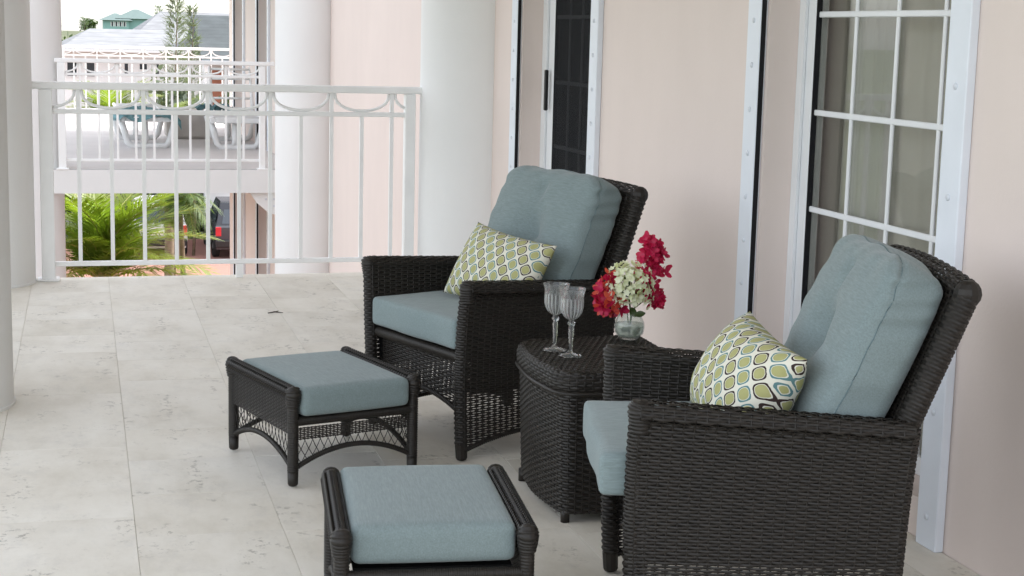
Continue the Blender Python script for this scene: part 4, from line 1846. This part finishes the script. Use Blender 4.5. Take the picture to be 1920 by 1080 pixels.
# ------------------------------------------------------------------ loungers on the neighbour's balcony
def lounger(loc, rz, label, back_up, cloth):
    t = thing("sun_lounger", label, "sun lounger", loc, rz, "white loungers on the neighbouring balcony")
    fr = MB()
    for s in (-1, 1):
        fr.bbox((s * 0.29 - 0.03, 0.0, 0.30), (s * 0.29 + 0.03, 1.9, 0.37), 0.01)
    fr.bbox((-0.258, 0.0, 0.305), (0.258, 0.06, 0.365), 0.01)
    fr.bbox((-0.258, 1.84, 0.305), (0.258, 1.9, 0.365), 0.01)
    fr.build("frame", M['resin'], t)
    for yy in (0.12, 1.5):
        lg = MB()
        pts = [(-0.30, yy, 0.31), (-0.27, yy, 0.20), (-0.235, yy, 0.07), (-0.19, yy, 0.025), (0.0, yy, 0.022), (0.19, yy, 0.025), (0.235, yy, 0.07), (0.27, yy, 0.20), (0.30, yy, 0.31)]
        lg.tube(pts, 0.036, 8)
        pts = [(-0.04, yy, 0.04), (-0.03, yy, 0.12), (-0.035, yy, 0.31)]
        lg.tube(pts, 0.032, 8)
        lg.build("leg", M['resin'], t, smooth=True)
    for k in range(9):
        s = MB()
        s.bbox((-0.257, 0.09 + k * 0.135, 0.335), (0.257, 0.19 + k * 0.135, 0.36), 0.006)
        s.build("slat", M['resin'], t)
    bk = MB()
    c, s_ = math.cos(back_up), math.sin(back_up)
    L_ = 0.72
    y0 = 1.32
    for sx in (-1, 1):
        bk.tube([(sx * 0.25, y0, 0.37), (sx * 0.25, y0 + L_ * c, 0.37 + L_ * s_)], 0.022, 8)
    for k in range(5):
        d = 0.06 + k * 0.155
        bk.tube([(-0.25, y0 + d * c, 0.37 + d * s_), (0.25, y0 + d * c, 0.37 + d * s_)], 0.016, 6)
    bk.build("backrest", M['resin'], t, smooth=True)
    if cloth:
        cl = MB()
        nx, ny = 18, 22
        X = np.zeros((nx + 1, ny + 1, 3))
        for i in range(nx + 1):
            for j in range(ny + 1):
                a = 2 * i / nx - 1
                x = a * 0.36
                z = 0.40 + 0.035 * math.sin(5 * a + j * 0.5) * math.cos(j * 0.7) - max(0, abs(a) - 0.82) * 0.5 + 0.02 * rng.random()
                y = -0.05 + j / ny * 1.0
                if j < 2:
                    z -= (2 - j) * 0.035
                X[i, j] = (x, y, z)
        cl.grid(X)
        o = cl.build("towel", M['teal_cloth'], None, smooth=True)
        tag(o, cloth, "towel", "teal towels")
        o.location = loc
        o.rotation_euler = (0, 0, rz)
    return t


lounger((1.03, 18.75, 0), R(2), "flat white lounger under a teal towel on the neighbouring balcony", R(3), "crumpled teal towel on the flat white lounger")
lounger((2.02, 18.6, 0), R(-3), "white lounger with raised backrest close to the pink wall", R(48), None)
cl = MB()
X = np.zeros((11, 11, 3))
for i in range(11):
    for j in range(11):
        X[i, j] = ((i / 10 - .5) * 0.42, (j / 10 - .5) * 0.5, 0.05 * math.sin(i * 1.3) * math.cos(j * 1.1) + 0.04 * rng.random() + 0.06)
cl.grid(X)
o = single("towel", cl, M['teal_cloth'], "bunched teal towel over the foot of the lounger with raised backrest", "towel", (1.83, 19.6, 0.36), "teal towels", smooth=True)
bx = MB()
bx.bbox((-0.27, -0.3, 0.0), (0.27, 0.3, 0.36), 0.04)
single("stool", bx, M['beige'], "low beige padded stool between the two white loungers", "stool", (1.60, 20.6, 0.0))


# ------------------------------------------------------------------ vegetation
def frond_mesh(L, rise, droop, leaf_len, nleaf, seed, drop=0.55, wid=0.030):
    rg = random.Random(seed)
    rib, lf_ = MB(), MB()

    def spine(t):
        x = L * (t - 0.10 * t * t)
        z = L * (rise * t - droop * t * t)
        return np.array((x, 0.02 * L * math.sin(t * 3 + seed), z))
    ts = np.linspace(0, 1, 14)
    P = np.array([spine(t) for t in ts])
    rib.tube(P, np.linspace(0.022, 0.004, 14), 5)
    V, F = [], []
    for k in range(nleaf):
        t = 0.10 + 0.90 * (k + 0.5) / nleaf
        for s in (-1, 1):
            p = spine(t)
            tan = spine(min(1, t + 0.01)) - spine(t - 0.01)
            tan /= np.linalg.norm(tan)
            side = np.array((0, s, 0.0))
            up = np.cross(tan, np.array((0, 1.0, 0)))
            if up[2] < 0:
                up = -up
            ll = leaf_len * (0.45 + 0.75 * math.sin(math.pi * (0.15 + 0.78 * t))) * rg.uniform(.85, 1.1)
            d0 = side * 0.80 + tan * (0.45 + 0.5 * t) + up * rg.uniform(0.0, 0.35)
            d0 /= np.linalg.norm(d0)
            g_ = np.array((0, 0, -1.0)) * drop * rg.uniform(0.6, 1.3)
            p1 = p + d0 * ll * 0.5 + g_ * ll * 0.12
            p2 = p + d0 * ll * 0.92 + g_ * ll * 0.5
            w_ = wid * rg.uniform(.8, 1.15)
            sd = np.cross(d0, up); sd /= np.linalg.norm(sd) + 1e-9
            b = len(V)
            V += [p - sd * w_ * .35, p + sd * w_ * .35, p1 - sd * w_ * .5, p1 + sd * w_ * .5, p2]
            F += [[b, b + 1, b + 3, b + 2], [b + 2, b + 3, b + 4]]
    lf_.add(V, F)
    return lf_, rib


def mk_frond_meshes(n, mat, **kw):
    out = []
    for k in range(n):
        a, b = frond_mesh(seed=k + 3, **kw)
        ma = a.mesh("leaflets"); ma.materials.append(mat)
        mb_ = b.mesh("frond", True); mb_.materials.append(M['rachis'])
        out.append((ma, mb_))
    return out


def palm(loc, height, label, fronds, nf, elev, scale=1.0, seed=0, trunk_r=0.09):
    rg = random.Random(seed)
    t = thing("palm_tree", label, "palm tree", loc, 0, "palm trees in the garden")
    tr = MB()
    zs = np.linspace(0, height, 10)
    tr.tube([(0.04 * math.sin(z * 1.2 + seed), 0.03 * math.sin(z), z) for z in zs], np.linspace(trunk_r * 1.3, trunk_r * .8, 10), 9)
    tr.build("trunk", M['trunk'], t, smooth=True)
    for k in range(nf):
        a = 2.39996 * k + rg.uniform(-.3, .3)
        e = elev[0] + (elev[1] - elev[0]) * (k / (nf - 1)) + rg.uniform(-.08, .08)
        lm, rm_ = fronds[rg.randrange(len(fronds))]
        f = inst("frond", rm_, t, (0, 0, height - 0.05), (0, -e, a), (scale * rg.uniform(.85, 1.1),) * 3)
        inst("leaflets", lm, f)
    return t


fr_big = mk_frond_meshes(4, M['palm'], L=2.3, rise=0.35, droop=0.75, leaf_len=0.62, nleaf=54, drop=0.5, wid=0.034)
fr_dark = mk_frond_meshes(3, M['palm_dark'], L=1.5, rise=0.3, droop=0.85, leaf_len=0.60, nleaf=40, drop=0.9, wid=0.030)
palm((0.72, 26.8, GZ), 2.87, "big bright green palm filling the gap below the neighbouring balcony", fr_big, 36, (1.5, 0.30), 0.86, 1)
palm((2.08, 28.4, GZ), 4.13, "palm with drooping leaves in front of the parked dark car", fr_dark, 24, (1.2, -0.35), 0.43, 5, 0.05)
palm((1.02, 31.5, GZ), 5.15, "tall yellow green palm seen over the neighbouring balcony floor", fr_big, 22, (1.3, 0.1), 0.55, 8)
palm((2.15, 33.0, GZ), 4.95, "smaller palm right of the tall yellow green one, behind the far railing", fr_big, 16, (1.3, 0.0), 0.42, 11)
palm((-0.2, 33.5, GZ), 4.85, "palm half hidden by the left column of the neighbouring balcony", fr_big, 16, (1.3, 0.0), 0.42, 14)
palm((5.12, 38.0, GZ), 5.00, "small palm by the right end of the far railing", fr_big, 14, (1.3, 0.0), 0.42, 17)


def leaf_cloud(n, center, rad, size, seed, flat=0.0):
    rg = np.random.default_rng(seed)
    # clumps
    nc = max(6, n // 60)
    cd = rg.normal(size=(nc, 3)); cd /= np.linalg.norm(cd, axis=1)[:, None]
    cc = cd * (rg.random((nc, 1)) ** 0.5) * 0.82
    idx = rg.integers(0, nc, n)
    p = cc[idx] + rg.normal(size=(n, 3)) * 0.17
    p = p * np.array(rad) + np.array(center)
    d = rg.normal(size=(n, 3)); d /= np.linalg.norm(d, axis=1)[:, None]
    e = np.cross(d, rg.normal(size=(n, 3))); e /= np.linalg.norm(e, axis=1)[:, None] + 1e-9
    L = size * rg.uniform(.6, 1.3, (n, 1))
    q = np.stack([p - d * L * .5, p + e * L * .28, p + d * L * .5, p - e * L * .28], 1)
    mb = MB()
    mb.add(q.reshape(-1, 3), np.arange(n * 4).reshape(n, 4))
    return mb


def bush(loc, rad, n, size, label, cat="bush", name="bush", mat='leaf', group=None, stem=True, seed=0, cz=None):
    t = thing(name, label, cat, loc, 0, group)
    cz = rad[2] if cz is None else cz
    leaf_cloud(n, (0, 0, cz), rad, size, seed).build("crown", M[mat], t)
    if stem:
        s = MB()
        for k in range(4):
            a = k * 1.7
            s.tube([(0, 0, 0), (math.cos(a) * rad[0] * .25, math.sin(a) * rad[1] * .25, cz * .7), (math.cos(a) * rad[0] * .5, math.sin(a) * rad[1] * .5, cz * 1.05)], [.06, .04, .015], 6)
        s.build("trunk", M['trunk'], t, smooth=True)
    return t


# dark hedge behind the cars
bush((3.2, 54.75, GZ), (5.2, 0.65, 1.25), 5200, 0.26, "dark green hedge behind the parked cars", "hedge", "hedge", 'leaf', seed=2)
bush((3.0, 44.0, GZ), (0.9, 0.9, 1.6), 2200, 0.22, "loose olive shrub in front of the white house, right of the palms", "shrub", "shrub", 'pine', seed=4, cz=4.25)
bush((5.6, 51.5, GZ), (1.1, 0.9, 1.35), 2200, 0.22, "dark shrub under the grey roofed wing", "shrub", "shrub", 'leaf', stem=False, seed=5, cz=4.0)
bush((4.7, 225.0, GZ), (1.5, 1.3, 1.0), 900, 0.45, "rounded dark bush left of the far teal house", "bush", "bush", 'leaf', seed=6, cz=6.65)
bush((1.0, 105.0, GZ), (1.7, 1.5, 2.0), 2200, 0.40, "bushy green tree at the far left edge of the skyline", "tree", "tree", 'leaf', seed=7, cz=4.65)
bush((2.45, 120.0, GZ), (0.9, 1.5, 2.15), 1200, 0.40, "dark rounded tree where the white roof meets the skyline", "tree", "tree", 'leaf', seed=8, cz=4.8)


def casuarina(loc, h, w, label, seed, n=420):
    rg = random.Random(seed)
    t = thing("casuarina_tree", label, "tree", loc, 0, "feathery casuarina trees")
    tr = MB()
    tr.tube([(0.05 * math.sin(z), 0, z) for z in np.linspace(0, h, 12)], np.linspace(0.055, 0.008, 12), 6)
    tr.build("trunk", M['trunk'], t, smooth=True)
    V, F = [], []
    for k in range(n):
        u = rg.random() ** 0.8
        z = 3.2 + (h - 3.2) * (0.15 + 0.85 * u)
        a = rg.uniform(0, 6.28)
        L_ = w * (1.12 - u) * rg.uniform(.35, 1.0) + 0.10
        d = np.array((math.cos(a), math.sin(a), 0.75))
        tip = np.array((0, 0, z)) + d * L_ * np.array((1, 1, 0.8))
        base_ = np.array((0, 0, z))
        for m_ in range(7):
            f = rg.uniform(.25, 1.0)
            p = base_ + (tip - base_) * f
            dd = d / np.linalg.norm(d) + np.array([rg.uniform(-.7, .7) for _ in range(3)])
            e = p + dd * 0.16 * rg.uniform(.6, 1.4)
            s = np.array([rg.uniform(-1, 1) for _ in range(3)]) * 0.014
            b = len(V)
            V += [p - s, p + s, e]
            F += [[b, b + 1, b + 2]]
    cr = MB()
    cr.add(V, F)
    cr.build("crown", M['pine'], t)
    return t


casuarina((3.42, 48.0, GZ), 8.25, 0.62, "tall feathery casuarina rising in front of the white roof", 1)
casuarina((4.05, 50.0, GZ), 7.60, 0.28, "slim casuarina against the left edge of the grey roof", 2, 220)
casuarina((6.35, 104.0, GZ), 8.15, 0.8, "distant casuarina tip above the white roof ridge", 3, 260)
casuarina((1.95, 110.0, GZ), 7.35, 0.7, "distant pointed casuarina left of the teal house", 4, 220)


# ------------------------------------------------------------------ houses
def hip(mb, x0, x1, y0, y1, z0, z1, ins):
    V = [(x0, y0, z0), (x1, y0, z0), (x1, y1, z0), (x0, y1, z0), (x0 + ins, (y0 + y1) / 2, z1), (x1 - ins, (y0 + y1) / 2, z1)]
    mb.add(V, [[0, 1, 5, 4], [2, 3, 4, 5], [1, 2, 5], [3, 0, 4], [3, 2, 1, 0]])


wh = thing("white_house", "white house with pale tiled hip roofs beyond the garden", "house", (3, 58, GZ))
O2 = Matrix.Translation((-3, -58, -GZ))
m_ = MB(); m_.box((0.2, 56, GZ), (5.35, 70, 0.56)); m_.xform(O2); m_.build("wall", M['white_house'], wh)
m_ = MB(); hip(m_, 0.15, 9.5, 55.4, 70.0, 0.56, 1.21, 1.15); m_.xform(O2); m_.build("roof", M['white_roof'], wh)
m_ = MB()
V = [(2.75, 67, 0.6), (9.6, 67, 0.6), (9.6, 79, 0.6), (2.75, 79, 0.6), (4.55, 73, 2.0), (7.6, 73, 2.0)]
m_.add(V, [[0, 1, 5, 4], [2, 3, 4, 5], [1, 2, 5], [3, 0, 4]])
m_.xform(O2); m_.build("upper_roof", M['white_roof'], wh)
m_ = MB(); m_.box((0.12, 55.35, 0.47), (5.32, 55.398, 0.555)); m_.box((0.14, 55.41, 0.49), (5.3, 55.98, 0.53)); m_.xform(O2); m_.build("fascia", M['white_house'], wh)
for (x0, x1, z0, z1) in ((0.42, 0.72, -0.36, 0.16), (0.78, 0.84, -0.36, 0.16), (1.05, 1.30, -0.36, 0.16), (2.28, 2.40, -0.28, 0.14), (2.78, 3.02, -0.10, 0.13), (3.22, 3.42, -0.30, 0.14)):
    m_ = MB(); m_.box((x0, 55.985, z0), (x1, 56.03, z1)); m_.xform(O2); fo = m_.build("window", M['win_dark'], wh)
    m_ = MB()
    for a, b, c, d in ((x0 - .03, x0, z0 - .03, z1 + .03), (x1, x1 + .03, z0 - .03, z1 + .03), (x0, x1, z0 - .03, z0), (x0, x1, z1, z1 + .03)):
        m_.box((a, 55.96, c), (b, 56.0, d))
    m_.xform(O2); m_.build("frame", M['white_house'], fo)

gw = thing("grey_roofed_house", "low house with a steep grey shingle roof at the right of the skyline", "house", (6, 60, GZ))
O3 = Matrix.Translation((-6, -60, -GZ))
m_ = MB()
V = [(4.62, 53.2, 0.30), (11.5, 53.2, 0.30), (11.5, 57.2, 1.78), (4.62, 57.2, 1.78), (4.62, 61, 0.3), (11.5, 61, 0.3)]
m_.add(V, [[0, 1, 2, 3], [3, 2, 5, 4], [0, 3, 4], [1, 5, 2], [0, 4, 5, 1]])
m_.xform(O3); m_.build("roof", M['grey_roof'], gw)
m_ = MB(); m_.box((4.75, 54.0, GZ), (11.3, 60.5, 0.30)); m_.xform(O3); m_.build("wall", M['white_house'], gw)
m_ = MB(); m_.box((4.60, 53.12, 0.19), (11.52, 53.198, 0.30)); m_.xform(O3); m_.build("fascia", M['bolt'], gw)
for (x0, x1, mt, nm) in ((4.95, 5.35, 'terracotta', "shutter"), (5.5, 5.85, 'win_dark', "window"), (5.95, 6.2, 'terracotta', "shutter")):
    m_ = MB(); m_.box((x0, 53.93, -1.2), (x1, 53.98, 0.0)); m_.xform(O3); m_.build(nm, M[mt], gw)
for x in (4.7, 5.45, 6.3):
    m_ = MB(); m_.box((x, 53.25, GZ), (x + 0.12, 53.37, 0.185)); m_.xform(O3); m_.build("porch_post", M['white_house'], gw)

th_ = thing("teal_house", "distant teal house with green hip roofs on the skyline", "house", (11, 300, GZ))
O4 = Matrix.Translation((-11, -300, -GZ))
m_ = MB(); m_.box((8.6, 296, GZ), (12.9, 304, 2.05)); m_.box((12.9, 297, GZ), (17.2, 306, 2.4)); m_.xform(O4); m_.build("wall", M['teal_house'], th_)
m_ = MB(); hip(m_, 7.9, 13.6, 295.2, 305, 2.05, 3.3, 2.6); hip(m_, 10.6, 18.2, 296.2, 307, 2.4, 4.1, 3.4); m_.xform(O4); m_.build("roof", M['teal_roof'], th_)
for x in (9.9, 10.6, 11.3, 12.0):
    m_ = MB(); m_.box((x, 295.93, 1.05), (x + 0.32, 295.99, 1.75)); m_.xform(O4); fo = m_.build("window", M['win_dark'], th_)
    m_ = MB(); m_.box((x - .12, 295.9, 0.95), (x - 0.01, 295.98, 1.85)); m_.box((x + .33, 295.9, 0.95), (x + .44, 295.98, 1.85)); m_.xform(O4); m_.build("frame", M['white_house'], fo)


# ------------------------------------------------------------------ cars (rear towards the balcony)
def make_car(loc, paint, label):
    t = thing("parked_car", label, "car", loc, 0, "cars parked on the red paving")
    W_ = 0.88
    # side profile (y forward from the rear, z)
    low_ = [(0.0, 0.42), (0.02, 0.95), (0.10, 1.02), (3.1, 1.05), (4.3, 0.92), (4.42, 0.45)]
    n = len(low_)

    def extr(pr, w0, w1=None):
        w1 = w0 if w1 is None else w1
        mb = MB()
        k = len(pr)
        V = [(-w, y, z) for (y, z), w in zip(pr, w1 if hasattr(w1, '__len__') else [w1] * k)] + [(w, y, z) for (y, z), w in zip(pr, w1 if hasattr(w1, '__len__') else [w1] * k)]
        mb.add(V, [list(range(k))[::-1], list(range(k, 2 * k))] + [[i, (i + 1) % k, (i + 1) % k + k, i + k] for i in range(k)])
        return mb
    body = extr([(0.06, 0.30), (0.0, 0.55), (0.03, 0.98), (0.10, 1.04), (3.05, 1.06), (4.2, 0.94), (4.40, 0.55), (4.30, 0.30)], W_, [W_ - .05, W_, W_ - .01, W_ - .03, W_ - .04, W_ - .06, W_ - .08, W_ - .1])
    bo = body.build("body", paint, t, auto=30)
    cab = extr([(0.11, 1.042), (0.34, 1.70), (0.55, 1.74), (2.1, 1.72), (2.9, 1.062)], 0, [W_ - .05, W_ - .19, W_ - .22, W_ - .22, W_ - .08])
    cb = cab.build("cabin", paint, t, auto=30)
    gl = MB()
    gl.add([(-.66, 0.118, 1.09), (.66, 0.118, 1.09), (.56, 0.318, 1.63), (-.56, 0.318, 1.63)], [[0, 1, 2, 3]])
    for s in (-1, 1):
        gl.add([(s * .842, 0.42, 1.10), (s * .842, 2.55, 1.10), (s * .716, 2.0, 1.62), (s * .716, 0.62, 1.62)], [[0, 1, 2, 3]])
    gl.build("windows", M['car_glass'], cb)
    bp = MB()
    bp.bbox((-W_ + .02, -0.09, 0.38), (W_ - .02, 0.03, 0.60), 0.03)
    bp.build("bumper", M['black'], t)
    for s in (-1, 1):
        tl = MB()
        tl.bbox((s * 0.70, -0.012, 0.72), (s * (W_ - .015), 0.07, 1.0), 0.012)
        tl.build("tail_light", M['tail'], t)
    pl_ = MB()
    pl_.bbox((-0.18, -0.012, 0.72), (0.18, 0.014, 0.83), 0.004)
    pl_.build("number_plate", M['plate'], t)
    for s in (-1, 1):
        for y in (0.75, 3.5):
            w_ = MB()
            w_.lathe([(0.19, -0.09), (0.30, -0.11), (0.335, -0.08), (0.335, 0.08), (0.30, 0.11), (0.19, 0.09)], 24)
            w_.xform(Matrix.Translation((s * 0.80, y, 0.335)) @ Matrix.Rotation(R(90), 4, 'Y'))
            wo = w_.build("wheel", M['tyre'], t, smooth=True)
            r_ = MB()
            r_.lathe([(0.0001, 0.085), (0.05, 0.09), (0.19, 0.07), (0.19, -0.07), (0.0001, -0.07)], 20)
            r_.xform(Matrix.Translation((s * 0.80, y, 0.335)) @ Matrix.Rotation(R(90) * s, 4, 'Y'))
            r_.build("rim", M['rim'], wo, auto=30)
    return t


make_car((5.50, 49.0, GZ + 0.012), M['car_dark'], "dark car with red tail light at the right, cut off by the pink wall")
make_car((2.95, 49.5, GZ + 0.012), M['car_silver'], "silver car mostly hidden behind the big green palm")
